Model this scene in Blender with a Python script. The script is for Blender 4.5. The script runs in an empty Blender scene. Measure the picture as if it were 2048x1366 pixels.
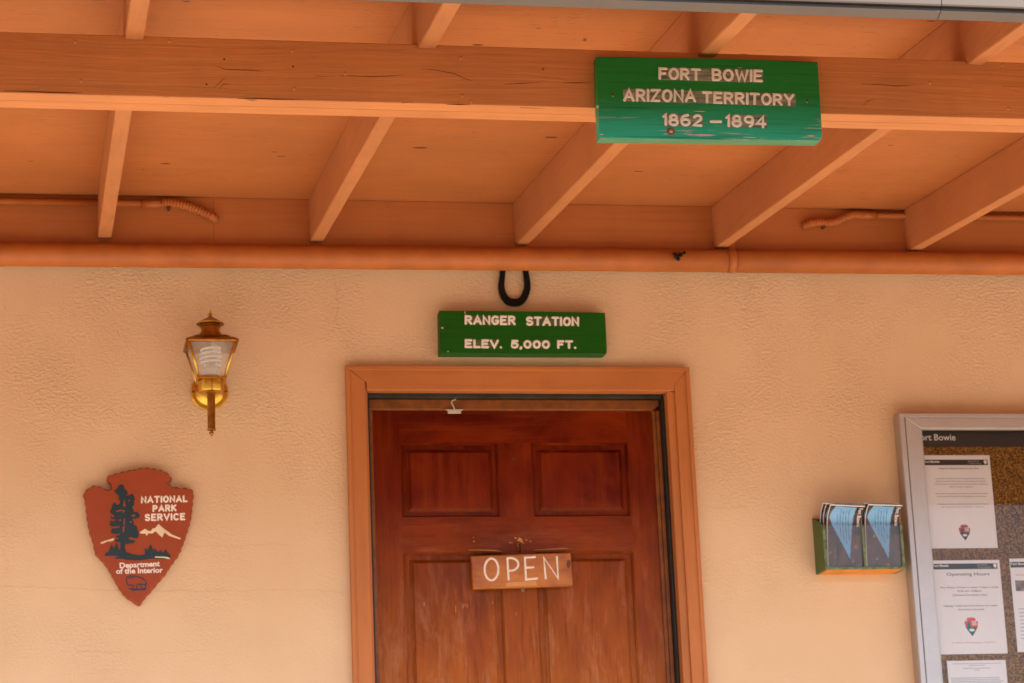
import bpy, bmesh, math, random
from mathutils import Vector, Matrix
random.seed(7)
D = bpy.data
SC = bpy.context.scene
COL = SC.collection
PI = math.pi

# ------------------------------------------------------------------ camera
CAM = Vector((-0.18415, -7.00469, 0.33075))
RT = Vector((0.9820504, -0.1841101, -0.0409938)).normalized()
FW = Vector((0.18846576, 0.94904842, 0.25256236)).normalized()
UP = RT.cross(FW).normalized()
FPX = 5006.13
cd = D.cameras.new('camera')
cam = D.objects.new('camera', cd)
COL.objects.link(cam)
cam.matrix_world = Matrix(((RT.x, UP.x, -FW.x, CAM.x), (RT.y, UP.y, -FW.y, CAM.y), (RT.z, UP.z, -FW.z, CAM.z), (0, 0, 0, 1)))
cd.sensor_width = 36
cd.lens = FPX / 2048 * 36
cd.clip_end = 3000
cd.dof.use_dof = True
cd.dof.focus_distance = 5.42
cd.dof.aperture_fstop = 10.0
SC.camera = cam

# ------------------------------------------------------------------ sky, sun, exposure
SUN = Vector((0.68, -0.74, 0.72)).normalized()      # direction towards the sun
W = D.worlds.new('World')
SC.world = W
W.use_nodes = True
nt = W.node_tree
bg = nt.nodes['Background']
sky = nt.nodes.new('ShaderNodeTexSky')
sky.sky_type = 'NISHITA'
sky.sun_disc = False
sky.sun_elevation = math.asin(SUN.z)
sky.sun_rotation = math.atan2(SUN.x, SUN.y)
sky.altitude = 1500
nt.links.new(sky.outputs[0], bg.inputs[0])
bg.inputs[1].default_value = 0.145
sl = D.lights.new('sun', 'SUN')
sl.energy = 4.0
sl.angle = math.radians(0.5)
sl.color = (1, 0.89, 0.73)
so = D.objects.new('sun', sl)
COL.objects.link(so)
so.rotation_euler = SUN.to_track_quat('Z', 'Y').to_euler()
so.location = (0, -10, 12)
SC.view_settings.view_transform = 'Standard'
SC.view_settings.look = 'None'
SC.view_settings.exposure = 2.0
SC.view_settings.gamma = 1
SC.cycles.max_bounces = 10
SC.cycles.diffuse_bounces = 5


def at(px, py, y=0.0):
    """the point on the vertical plane Y=y seen at this pixel of the 2048 px survey photograph"""
    d = FW + RT * ((px - 1024) / FPX) - UP * ((py - 683) / FPX)
    t = (y - CAM.y) / d.y
    return CAM + d * t


# ------------------------------------------------------------------ material helpers
class NT:
    def __init__(s, name):
        s.m = D.materials.new(name)
        s.m.use_nodes = True
        s.t = s.m.node_tree
        s.n = s.t.nodes
        s.b = s.n['Principled BSDF']
        s.out = s.n['Material Output']
        s._pos = None

    def new(s, t, **k):
        n = s.n.new(t)
        for a, v in k.items():
            setattr(n, a, v)
        return n

    def link(s, a, b):
        s.t.links.new(a, b)

    def pos(s, scale=(1, 1, 1), rnd=True):
        """object coordinates, shifted per object so that copies do not repeat"""
        tc = s.new('ShaderNodeTexCoord')
        v = tc.outputs['Object']
        if rnd:
            oi = s.new('ShaderNodeObjectInfo')
            mu = s.new('ShaderNodeVectorMath', operation='SCALE')
            mu.inputs[0].default_value = (17.3, 11.1, 23.7)
            s.link(oi.outputs['Random'], mu.inputs['Scale'])
            ad = s.new('ShaderNodeVectorMath', operation='ADD')
            s.link(v, ad.inputs[0])
            s.link(mu.outputs[0], ad.inputs[1])
            v = ad.outputs[0]
        m = s.new('ShaderNodeVectorMath', operation='MULTIPLY')
        m.inputs[1].default_value = scale
        s.link(v, m.inputs[0])
        return m.outputs[0]

    def noise(s, vec, scale=1.0, detail=4.0, rough=0.55, dist=0.0):
        n = s.new('ShaderNodeTexNoise')
        n.inputs['Scale'].default_value = scale
        n.inputs['Detail'].default_value = detail
        n.inputs['Roughness'].default_value = rough
        n.inputs['Distortion'].default_value = dist
        s.link(vec, n.inputs['Vector'])
        return n.outputs[0]

    def ramp(s, v, a, b, c0=0.0, c1=1.0):
        r = s.new('ShaderNodeMapRange')
        r.inputs[1].default_value = a
        r.inputs[2].default_value = b
        r.inputs[3].default_value = c0
        r.inputs[4].default_value = c1
        s.link(v, r.inputs[0])
        return r.outputs[0]

    def math(s, op, a, b):
        n = s.new('ShaderNodeMath', operation=op)
        for i, v in enumerate((a, b)):
            if hasattr(v, 'is_linked'):
                s.link(v, n.inputs[i])
            else:
                n.inputs[i].default_value = v
        return n.outputs[0]

    def mix(s, f, a, b):
        n = s.new('ShaderNodeMix', data_type='RGBA')
        for i, v in ((0, f), (6, a), (7, b)):
            if hasattr(v, 'is_linked'):
                s.link(v, n.inputs[i])
            elif isinstance(v, (int, float)):
                n.inputs[i].default_value = v
            else:
                n.inputs[i].default_value = (*v, 1)
        return n.outputs[2]

    def bump(s, h, dist=0.002, strength=0.5, prev=None):
        b = s.new('ShaderNodeBump')
        b.inputs['Strength'].default_value = strength
        b.inputs['Distance'].default_value = dist
        s.link(h, b.inputs['Height'])
        if prev is not None:
            s.link(prev, b.inputs['Normal'])
        return b.outputs[0]

    def z(s):
        tc = s.new('ShaderNodeTexCoord')
        sx = s.new('ShaderNodeSeparateXYZ')
        s.link(tc.outputs['Object'], sx.inputs[0])
        return sx.outputs

    def done(s, color=None, rough=0.6, normal=None, metal=0.0, spec=0.4, coat=0.0, coatr=0.2):
        b = s.b
        if color is not None:
            if hasattr(color, 'is_linked'):
                s.link(color, b.inputs['Base Color'])
            else:
                b.inputs['Base Color'].default_value = (*color, 1)
        if hasattr(rough, 'is_linked'):
            s.link(rough, b.inputs['Roughness'])
        else:
            b.inputs['Roughness'].default_value = rough
        if normal is not None:
            s.link(normal, b.inputs['Normal'])
        b.inputs['Metallic'].default_value = metal
        b.inputs['Specular IOR Level'].default_value = spec
        b.inputs['Coat Weight'].default_value = coat
        b.inputs['Coat Roughness'].default_value = coatr
        return s.m


def plain(name, col, rough=0.6, metal=0.0, spec=0.4, vary=0.12, scale=20, bumpd=0.0):
    t = NT(name)
    p = t.pos()
    n = t.noise(p, scale, 4)
    c = t.mix(t.ramp(n, 0.3, 0.7), tuple(x * (1 - vary) for x in col), tuple(min(1, x * (1 + vary)) for x in col))
    nb = t.bump(n, bumpd, 0.5) if bumpd else None
    return t.done(c, rough, nb, metal, spec)


TERRA = (0.46, 0.152, 0.040)


def painted_wood(name, axis, base=TERRA, grain=0.0012, specks=0.0, streak=0.0):
    """old terracotta paint over wood, grain running along the axis"""
    t = NT(name)
    lo, hi = 1.6, 95
    s1 = [hi, hi, hi]; s1[axis] = lo
    s2 = [9, 9, 9]; s2[axis] = 1.2
    pw = t.pos((1, 1, 1))
    wob = t.noise(t.pos(tuple(s2)), 1.0, 3)
    # grain: stretched noise, bent by a slower one
    comb = t.new('ShaderNodeVectorMath', operation='ADD')
    sc = t.new('ShaderNodeVectorMath', operation='SCALE')
    sc.inputs['Scale'].default_value = 6.0
    cx = t.new('ShaderNodeCombineXYZ')
    for i in range(3):
        if i != axis:
            t.link(wob, cx.inputs[i])
    t.link(cx.outputs[0], sc.inputs[0])
    t.link(t.pos(tuple(s1)), comb.inputs[0])
    t.link(sc.outputs[0], comb.inputs[1])
    g = t.noise(comb.outputs[0], 1.0, 3, 0.6)
    patch = t.noise(pw, 2.3, 3)
    c = t.mix(t.ramp(patch, 0.35, 0.7), tuple(x * 0.90 for x in base), tuple(x * 1.10 for x in base))
    dirt = t.noise(pw, 9.0, 5, 0.65)
    c = t.mix(t.ramp(dirt, 0.52, 0.72, 0, 0.22), c, tuple(x * 0.62 for x in base))
    c = t.mix(t.ramp(g, 0.30, 0.52, 0.24, 0.0), c, tuple(x * 0.55 for x in base))
    h = g
    if specks:
        s3 = [1, 1, 1]; s3[axis] = 0.55
        v = t.new('ShaderNodeTexVoronoi', voronoi_dimensions='3D')
        v.inputs['Scale'].default_value = 11.0
        nz = t.noise(t.pos((60, 60, 60)), 1.0, 2)
        t.link(t.pos(tuple(s3)), v.inputs['Vector'])
        d = t.math('ADD', v.outputs['Distance'], t.math('MULTIPLY', t.math('SUBTRACT', nz, 0.5), 0.07))
        sep = t.new('ShaderNodeSeparateColor')
        t.link(v.outputs['Color'], sep.inputs[0])
        rad = t.math('MULTIPLY', t.math('POWER', sep.outputs[0], 2.0), specks)
        m = t.math('LESS_THAN', d, rad)
        # small ragged checks along the grain
        s4 = [240, 240, 240]; s4[axis] = 26
        ck = t.noise(t.pos(tuple(s4)), 1.0, 2)
        zone = t.noise(t.pos((5, 5, 5)), 1.0, 2)
        m2 = t.math('MULTIPLY', t.ramp(ck, 0.675, 0.70), t.ramp(zone, 0.42, 0.52))
        m = t.math('MAXIMUM', m, m2)
        c = t.mix(t.math('MULTIPLY', m, 0.8), c, (0.085, 0.022, 0.008))
        h = t.math('SUBTRACT', g, t.math('MULTIPLY', m, 0.9))
    if streak:
        s5 = [150, 150, 150]; s5[axis] = 2.2
        ck = t.noise(t.pos(tuple(s5)), 1.0, 3, 0.7)
        m = t.ramp(ck, 0.70, 0.74, 0, streak)
        c = t.mix(m, c, (0.16, 0.055, 0.025))
        h = t.math('SUBTRACT', h, m)
    nb = t.bump(h, grain, 0.6)
    return t.done(c, 0.55, nb, 0, 0.3)


M = {}
M['beam'] = painted_wood('terracotta_beam_paint', 0, (0.57, 0.212, 0.066), grain=0.0028, streak=0.10)
M['rafter'] = painted_wood('terracotta_rafter_paint', 1, (0.50, 0.188, 0.064), grain=0.0010)
M['soffit'] = painted_wood('terracotta_soffit_paint', 0, grain=0.0008, specks=0.125)
M['ledger'] = painted_wood('terracotta_ledger_paint', 0, grain=0.0007)
M['trim_h'] = painted_wood('terracotta_head_trim_paint', 0, grain=0.0005)
M['trim_v'] = painted_wood('terracotta_side_trim_paint', 2, grain=0.0005)
M['pipe'] = plain('terracotta_pipe_paint', (0.42, 0.120, 0.022), 0.5, bumpd=0.0006, scale=14)
M['crack'] = plain('bare_crack_wood', (0.12, 0.035, 0.010), 0.9)
M['chip'] = plain('chipped_paint_wood', (0.52, 0.38, 0.25), 0.8)
M['ridge'] = M['beam']

# stucco
t = NT('cream_stucco')
p = t.pos((1, 1, 1), False)
big = t.noise(p, 1.6, 4)
mid = t.noise(t.pos((92, 92, 130), False), 1.0, 3, 0.55, 0.25)
fine = t.noise(t.pos((240, 240, 320), False), 1.0, 3, 0.6)
xyz = t.z()
zone = t.ramp(t.noise(p, 3.6, 4), 0.40, 0.64, 0.12, 1.0)
zone = t.math('MULTIPLY', zone, t.ramp(xyz[2], 1.2, 1.9, 0.45, 1.0))     # trowelled smoother lower down
h = t.math('ADD', t.ramp(mid, 0.42, 0.66), t.math('MULTIPLY', fine, 0.5))
h = t.math('MULTIPLY', h, zone)
c = t.mix(t.ramp(big, 0.3, 0.7), (0.635, 0.425, 0.245), (0.70, 0.485, 0.295))
md = t.noise(p, 7.0, 4, 0.6)
c = t.mix(t.ramp(md, 0.42, 0.7, 0, 0.35), c, (0.60, 0.40, 0.235))
pit = t.noise(t.pos((95, 95, 150), False), 1.0, 2, 0.5)
c = t.mix(t.math('MULTIPLY', t.math('MULTIPLY', t.ramp(pit, 0.64, 0.72), 0.5), zone), c, (0.40, 0.235, 0.125))
nb = t.bump(h, 0.0027, 0.6)
M['stucco'] = t.done(c, 0.85, nb, 0, 0.2)
M['stucco_mark'] = plain('stucco_hairline', (0.46, 0.29, 0.165), 0.9)

# door varnish
def varnish(name, axis):
    t = NT(name)
    def st(hi, lo):
        v = [hi] * 3
        v[axis] = lo
        return t.pos(tuple(v))
    g = t.noise(st(42, 2.4), 1.0, 5, 0.6, 0.6)
    gl = t.noise(st(7, 4.0), 1.0, 4, 0.6, 0.5)
    fn = t.noise(st(230, 8), 1.0, 3, 0.6)
    c = t.mix(t.ramp(gl, 0.34, 0.7), (0.072, 0.0035, 0.0003), (0.185, 0.0195, 0.0014))
    c = t.mix(t.ramp(g, 0.50, 0.78, 0, 0.45), c, (0.235, 0.040, 0.004))
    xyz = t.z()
    low = t.ramp(xyz[2], 1.74, 1.20, 0.0, 1.0)           # wear and paler patches increase towards the bottom
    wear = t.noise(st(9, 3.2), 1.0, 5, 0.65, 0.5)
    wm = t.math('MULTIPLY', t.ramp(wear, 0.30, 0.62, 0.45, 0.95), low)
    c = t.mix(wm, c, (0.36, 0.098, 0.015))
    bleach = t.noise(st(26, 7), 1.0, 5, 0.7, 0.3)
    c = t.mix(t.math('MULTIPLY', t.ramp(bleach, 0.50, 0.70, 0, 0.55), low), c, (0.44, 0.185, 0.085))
    c = t.mix(t.ramp(fn, 0.32, 0.46, 0.35, 0), c, (0.06, 0.008, 0.001))
    scr = t.noise(t.pos((260, 260, 22)), 1.0, 2, 0.5)
    scm = t.math('MULTIPLY', t.ramp(scr, 0.77, 0.79), t.ramp(t.noise(t.pos((6, 6, 6)), 1.0, 2), 0.5, 0.6))
    c = t.mix(scm, c, (0.55, 0.28, 0.10))
    nb = t.bump(g, 0.0006, 0.4)
    return t.done(c, t.ramp(wear, 0.3, 0.7, 0.28, 0.46), nb, 0, 0.09)


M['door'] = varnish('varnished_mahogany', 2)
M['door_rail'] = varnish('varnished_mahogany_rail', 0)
M['door_edge'] = plain('stained_stop_wood', (0.19, 0.052, 0.006), 0.5, vary=0.3, scale=30)
M['seal'] = plain('black_rubber_seal', (0.012, 0.011, 0.010), 0.5)
M['metal_strip'] = plain('dull_grey_metal_strip', (0.045, 0.038, 0.026), 0.5, metal=0.3, vary=0.3, scale=18)


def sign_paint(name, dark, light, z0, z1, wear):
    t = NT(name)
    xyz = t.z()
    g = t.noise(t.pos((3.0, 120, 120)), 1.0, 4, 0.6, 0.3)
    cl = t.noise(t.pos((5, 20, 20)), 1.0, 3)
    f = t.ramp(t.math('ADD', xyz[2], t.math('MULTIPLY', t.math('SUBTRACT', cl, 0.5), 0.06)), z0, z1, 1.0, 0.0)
    c = t.mix(f, dark, light)  # lighter green towards the bottom
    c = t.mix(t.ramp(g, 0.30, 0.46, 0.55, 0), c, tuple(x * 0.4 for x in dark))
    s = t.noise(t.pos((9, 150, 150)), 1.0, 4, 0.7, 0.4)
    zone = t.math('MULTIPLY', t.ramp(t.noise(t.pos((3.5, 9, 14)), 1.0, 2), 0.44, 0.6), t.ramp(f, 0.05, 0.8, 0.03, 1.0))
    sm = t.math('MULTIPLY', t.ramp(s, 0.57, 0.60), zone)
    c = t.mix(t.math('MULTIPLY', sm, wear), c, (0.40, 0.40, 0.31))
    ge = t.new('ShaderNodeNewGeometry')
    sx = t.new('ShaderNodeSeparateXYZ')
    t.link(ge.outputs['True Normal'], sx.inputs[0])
    c = t.mix(t.ramp(sx.outputs[2], -0.55, -0.95, 0.0, 0.75 * wear), c, (0.11, 0.19, 0.085))     # paler on down-facing faces
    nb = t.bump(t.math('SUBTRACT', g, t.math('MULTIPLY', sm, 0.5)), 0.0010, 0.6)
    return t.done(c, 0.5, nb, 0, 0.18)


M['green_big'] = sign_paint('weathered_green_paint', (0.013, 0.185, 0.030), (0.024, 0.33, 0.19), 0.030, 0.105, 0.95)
M['green_small'] = sign_paint('dark_green_paint', (0.008, 0.085, 0.003), (0.014, 0.10, 0.008), -0.2, 0.02, 0.10)
M['letter'] = plain('cream_letter_paint', (0.74, 0.67, 0.57), 0.6, vary=0.1, scale=60)
M['letter_open'] = plain('faded_white_lettering', (0.72, 0.60, 0.48), 0.6, vary=0.12, scale=80)
t = NT('worn_grey_band')
n1 = t.noise(t.pos((14, 160, 160)), 1.0, 4, 0.65)
c = t.mix(t.ramp(n1, 0.36, 0.62), (0.075, 0.11, 0.065), (0.30, 0.28, 0.21))
M['band'] = t.done(c, 0.8, None, 0, 0.2)
t = NT('worn_green_band')
n1 = t.noise(t.pos((14, 160, 160)), 1.0, 4, 0.65)
c = t.mix(t.ramp(n1, 0.36, 0.66), (0.022, 0.075, 0.015), (0.13, 0.12, 0.08))
M['band2'] = t.done(c, 0.8, None, 0, 0.2)

t = NT('oiled_pine_board')
g = t.noise(t.pos((4, 90, 90)), 1.0, 4, 0.6, 0.6)
cl = t.noise(t.pos((11, 14, 14)), 1.0, 4)
c = t.mix(t.ramp(cl, 0.3, 0.7), (0.27, 0.066, 0.006), (0.50, 0.165, 0.022))
c = t.mix(t.ramp(g, 0.3, 0.5, 0.4, 0), c, (0.14, 0.035, 0.008))
M['pine'] = t.done(c, 0.38, t.bump(g, 0.0005, 0.4), 0, 0.35)

M['brass'] = plain('aged_brass', (0.64, 0.37, 0.055), 0.30, 1.0, vary=0.25, scale=40)
M['bronze'] = plain('tarnished_brass', (0.33, 0.145, 0.022), 0.34, 0.9, vary=0.3, scale=40)
M['black_iron'] = plain('black_painted_iron', (0.005, 0.004, 0.004), 0.45, spec=0.2, vary=0.4, scale=60, bumpd=0.001)
M['alu'] = plain('satin_aluminium', (0.46, 0.42, 0.39), 0.42, 0.6, vary=0.04)
M['alu_side'] = plain('brushed_aluminium_side', (0.46, 0.40, 0.34), 0.45, 0.6, vary=0.05)
M['bulb'] = plain('white_bulb_glass', (0.82, 0.80, 0.76), 0.3, vary=0.02)
M['white_plastic'] = plain('white_plastic', (0.50, 0.42, 0.32), 0.5, vary=0.05)
M['paper'] = plain('white_paper', (0.71, 0.665, 0.645), 0.75, vary=0.02, spec=0.25)
M['ink'] = plain('black_ink', (0.06, 0.05, 0.05), 0.7, vary=0.02, spec=0.2)
M['ink_grey'] = plain('grey_print', (0.09, 0.075, 0.07), 0.7, vary=0.02, spec=0.2)
M['ink_pale'] = plain('pale_grey_print', (0.40, 0.40, 0.41), 0.7, vary=0.02, spec=0.2)
M['ink_red'] = plain('red_print', (0.62, 0.10, 0.08), 0.7, vary=0.02, spec=0.2)
M['ink_red_dull'] = plain('brown_red_print', (0.36, 0.075, 0.045), 0.7, vary=0.1, spec=0.2)
M['ink_green'] = plain('green_print', (0.03, 0.14, 0.11), 0.7, vary=0.02, spec=0.2)
M['band_black'] = plain('black_header_print', (0.028, 0.022, 0.02), 0.45, vary=0.1)
M['photo_print'] = plain('dim_photo_print', (0.20, 0.14, 0.11), 0.5, vary=0.6, scale=70)
t = NT('cork')
v = t.new('ShaderNodeTexVoronoi')
v.inputs['Scale'].default_value = 290
t.link(t.pos((1, 1, 1)), v.inputs['Vector'])
sep = t.new('ShaderNodeSeparateColor'); t.link(v.outputs['Color'], sep.inputs[0])
c = t.mix(t.ramp(sep.outputs[0], 0.25, 0.95), (0.085, 0.036, 0.008), (0.36, 0.175, 0.04))
c = t.mix(t.ramp(t.noise(t.pos(), 45, 4), 0.42, 0.6, 0.25, 0), c, (0.09, 0.04, 0.012))
M['cork'] = t.done(c, 0.9, t.bump(sep.outputs[1], 0.002, 0.7), 0, 0.2)


def pane(name, ior=1.5, tint=(1, 1, 1), haze=0.0, rough=0.0):
    t = NT(name)
    tr = t.new('ShaderNodeBsdfTransparent'); tr.inputs[0].default_value = (*tint, 1)
    gl = t.new('ShaderNodeBsdfGlossy'); gl.inputs['Roughness'].default_value = rough
    fr = t.new('ShaderNodeFresnel'); fr.inputs[0].default_value = ior
    mx = t.new('ShaderNodeMixShader')
    t.link(fr.outputs[0], mx.inputs[0]); t.link(tr.outputs[0], mx.inputs[1]); t.link(gl.outputs[0], mx.inputs[2])
    o = mx.outputs[0]
    if haze:
        df = t.new('ShaderNodeBsdfDiffuse'); df.inputs[0].default_value = (0.74, 0.66, 0.56, 1)
        m2 = t.new('ShaderNodeMixShader')
        n = t.noise(t.pos(), 16, 3)
        t.link(t.ramp(n, 0.3, 0.7, haze * 0.5, haze * 1.5), m2.inputs[0])
        t.link(o, m2.inputs[1]); t.link(df.outputs[0], m2.inputs[2])
        o = m2.outputs[0]
    t.link(o, t.out.inputs[0])
    return t.m


M['glass'] = pane('clear_glass', 1.19)
M['lamp_glass'] = pane('dusty_lamp_glass', ior=1.35, haze=0.24)
M['acrylic'] = pane('scuffed_clear_acrylic', ior=1.16, haze=0.025, rough=0.03)
M['shield'] = plain('brick_red_shield_paint', (0.30, 0.055, 0.018), 0.5, spec=0.2, vary=0.08, scale=9, bumpd=0.0006)
M['shield_dark'] = plain('dark_teal_paint', (0.012, 0.026, 0.028), 0.45, vary=0.2)
M['shield_blue'] = plain('slate_blue_paint', (0.020, 0.030, 0.045), 0.45, vary=0.2)
M['shield_cream'] = plain('cream_shield_paint', (0.72, 0.56, 0.34), 0.5)
M['shield_white'] = plain('warm_white_shield_paint', (0.78, 0.68, 0.56), 0.5)
M['rack'] = plain('moss_green_rack_paint', (0.055, 0.095, 0.016), 0.5, vary=0.12)
M['rack_worn'] = plain('worn_green_edge', (0.13, 0.17, 0.075), 0.7, vary=0.7, scale=90)
M['raw_ply'] = plain('bare_orange_plywood', (0.62, 0.22, 0.035), 0.6, vary=0.15)
M['bro_blue'] = plain('sky_blue_print', (0.16, 0.36, 0.58), 0.35, vary=0.08, scale=12)
M['bro_text'] = plain('blue_grey_text_print', (0.09, 0.17, 0.28), 0.4, vary=0.05)
M['bro_black'] = plain('brown_black_print', (0.035, 0.018, 0.013), 0.35, vary=0.1)
t = NT('brown_landscape_print')
n1 = t.noise(t.pos((60, 60, 14)), 1.0, 4)
n2 = t.noise(t.pos(), 50, 3)
c = t.mix(t.ramp(n1, 0.3, 0.7), (0.028, 0.014, 0.009), (0.12, 0.062, 0.038))
c = t.mix(t.ramp(n2, 0.62, 0.72, 0, 0.9), c, (0.36, 0.18, 0.05))
M['bro_land'] = t.done(c, 0.35, None, 0, 0.4)
M['gutter'] = plain('grey_brown_gutter_enamel', (0.037, 0.0175, 0.0065), 0.42, vary=0.06, scale=8)
M['gutter_shaded'] = plain('gutter_band_shaded_brown', (0.045, 0.028, 0.016), 0.5, vary=0.1, scale=8)  # band under the overhang; its shade is put into this brown
M['gutter_lip_lit'] = plain('gutter_enamel_ground_lit', (0.135, 0.105, 0.080), 0.45, vary=0.06, scale=8)  # same gutter; light from the ground put into this paler underside colour
M['nest'] = plain('dark_wasp_nest_paper', (0.035, 0.024, 0.014), 0.9, vary=0.5, scale=140, bumpd=0.003)
M['steel'] = plain('dull_screw_steel', (0.32, 0.27, 0.22), 0.4, 0.8, vary=0.3, scale=120)
M['rust'] = plain('rusty_screw_head', (0.20, 0.085, 0.035), 0.6, 0.4, vary=0.4, scale=300)
M['roofing'] = plain('grey_metal_roofing', (0.30, 0.28, 0.26), 0.5, vary=0.1)
M['concrete'] = plain('warm_concrete', (0.60, 0.54, 0.47), 0.85, vary=0.08, scale=3, bumpd=0.001)
t = NT('tan_gravel_earth')
p = t.pos((1, 1, 1), False)
n1 = t.noise(p, 0.4, 5); n2 = t.noise(p, 22, 4)
c = t.mix(t.ramp(n1, 0.3, 0.7), (0.20, 0.15, 0.10), (0.26, 0.19, 0.125))
c = t.mix(t.ramp(n2, 0.35, 0.6, 0.3, 0), c, (0.18, 0.12, 0.07))
M['earth'] = t.done(c, 0.95, t.bump(n2, 0.01, 0.5), 0, 0.1)

# ------------------------------------------------------------------ mesh helpers
ORG = {}


def link(name, ob, parent, loc):
    COL.objects.link(ob)
    if parent is not None:
        ob.parent = parent
        ORG[ob] = ORG[parent]
    else:
        ob.location = loc
        ORG[ob] = Vector(loc)
    return ob


def mk(name, bm, mats, parent=None, loc=(0, 0, 0), smooth=None):
    """link a bmesh written in world coordinates as one mesh object"""
    o = ORG[parent] if parent is not None else Vector(loc)
    bmesh.ops.translate(bm, verts=bm.verts, vec=-o)
    if smooth:
        for f in bm.faces:
            f.smooth = True
    me = D.meshes.new(name)
    bm.to_mesh(me)
    bm.free()
    if smooth and smooth is not True:
        me.set_sharp_from_angle(angle=math.radians(smooth))
    for m in (mats if isinstance(mats, (list, tuple)) else [mats]):
        me.materials.append(m if not isinstance(m, str) else M[m])
    return link(name, D.objects.new(name, me), parent, loc)


def thing(name, label, cat, loc=(0, 0, 0), group=None):
    o = D.objects.new(name, None)
    o.empty_display_size = 0.05
    link(name, o, None, loc)
    return tag(o, label, cat, group)


def tag(o, label, cat, group=None):
    o['label'] = label
    o['category'] = cat
    if group:
        o['group'] = group
    return o


def struct(o):
    o['kind'] = 'structure'
    return o


def NB():
    return bmesh.new()


def merge(dst, src, mi=0):
    vm = [dst.verts.new(v.co) for v in src.verts]
    src.verts.index_update()
    for f in src.faces:
        try:
            nf = dst.faces.new([vm[v.index] for v in f.verts])
            nf.material_index = mi if mi else f.material_index
            nf.smooth = f.smooth
        except ValueError:
            pass
    src.free()


def box(bm, x0, x1, y0, y1, z0, z1, bev=0.0, mi=0, seg=2):
    b = NB()
    bmesh.ops.create_cube(b, size=1)
    for v in b.verts:
        v.co = Vector(((x0 + x1) / 2 + v.co.x * (x1 - x0), (y0 + y1) / 2 + v.co.y * (y1 - y0), (z0 + z1) / 2 + v.co.z * (z1 - z0)))
    if bev:
        bmesh.ops.bevel(b, geom=list(b.edges), offset=bev, segments=seg, affect='EDGES', profile=0.5)
    merge(bm, b, mi)


def prism(bm, pts, y0, y1, bev=0.0, mi=0, bseg=1):
    """extrude a polygon of (x,z) points from y0 (front) to y1 (back)"""
    a = sum(pts[i][0] * pts[(i + 1) % len(pts)][1] - pts[(i + 1) % len(pts)][0] * pts[i][1] for i in range(len(pts)))
    if a < 0:
        pts = pts[::-1]
    b = NB()
    f = [b.verts.new((x, y0, z)) for x, z in pts]
    k = [b.verts.new((x, y1, z)) for x, z in pts]
    n = len(pts)
    ff = b.faces.new(f)
    b.faces.new(k[::-1])
    for i in range(n):
        b.faces.new((f[i], k[i], k[(i + 1) % n], f[(i + 1) % n]))
    if bev:
        bmesh.ops.bevel(b, geom=list(ff.edges), offset=bev, segments=bseg, affect='EDGES', profile=0.5)
    b.normal_update()
    big = [q for q in b.faces if len(q.verts) > 4]
    if big:
        bmesh.ops.triangulate(b, faces=big)
    bmesh.ops.recalc_face_normals(b, faces=b.faces)
    merge(bm, b, mi)


def flat(bm, pts, y, mi=0):
    a = sum(pts[i][0] * pts[(i + 1) % len(pts)][1] - pts[(i + 1) % len(pts)][0] * pts[i][1] for i in range(len(pts)))
    if a < 0:
        pts = pts[::-1]
    b = NB()
    b.faces.new([b.verts.new((x, y, z)) for x, z in pts])
    b.normal_update()
    if len(pts) > 4:
        bmesh.ops.triangulate(b, faces=b.faces[:])
    merge(bm, b, mi)


def tube(bm, pts, r, n=12, mi=0, cap=True):
    """round tube along a 3-D polyline; r may be a list"""
    pts = [Vector(p) for p in pts]
    rs = r if isinstance(r, (list, tuple)) else [r] * len(pts)
    rings = []
    tn = None
    u = None
    for i, p in enumerate(pts):
        d = (pts[min(i + 1, len(pts) - 1)] - pts[max(i - 1, 0)]).normalized()
        if u is None:
            u = d.orthogonal().normalized()
        u = (u - d * u.dot(d)).normalized()
        w = d.cross(u)
        rings.append([bm.verts.new(p + (u * math.cos(2 * PI * k / n) + w * math.sin(2 * PI * k / n)) * rs[i]) for k in range(n)])
    for a, b in zip(rings, rings[1:]):
        for k in range(n):
            f = bm.faces.new((a[k], a[(k + 1) % n], b[(k + 1) % n], b[k]))
            f.material_index = mi
            f.smooth = True
    if cap:
        bm.faces.new(rings[0][::-1]).material_index = mi
        bm.faces.new(rings[-1]).material_index = mi


def lathe(bm, cx, cy, prof, n=32, mi=0, square=False):
    """profile of (radius, z); square: four-sided, flat side to the front"""
    if square:
        n = 4
    rings = []
    for r, z in prof:
        k = math.sqrt(2) if square else 1
        o = PI / 4 if square else 0
        rings.append([bm.verts.new((cx + k * r * math.cos(o + 2 * PI * i / n), cy + k * r * math.sin(o + 2 * PI * i / n), z)) for i in range(n)])
    for a, b in zip(rings, rings[1:]):
        for i in range(n):
            f = bm.faces.new((a[i], b[i], b[(i + 1) % n], a[(i + 1) % n]))
            f.material_index = mi
    bm.faces.new(rings[0]).material_index = mi
    bm.faces.new(rings[-1][::-1]).material_index = mi
    bmesh.ops.recalc_face_normals(bm, faces=bm.faces)


def ball(bm, c, r, mi=0, sub=2, sc=(1, 1, 1)):
    b = NB()
    bmesh.ops.create_icosphere(b, subdivisions=sub, radius=r)
    for v in b.verts:
        v.co = Vector((v.co.x * sc[0], v.co.y * sc[1], v.co.z * sc[2])) + Vector(c)
    for f in b.faces:
        f.smooth = True
    merge(bm, b, mi)


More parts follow.
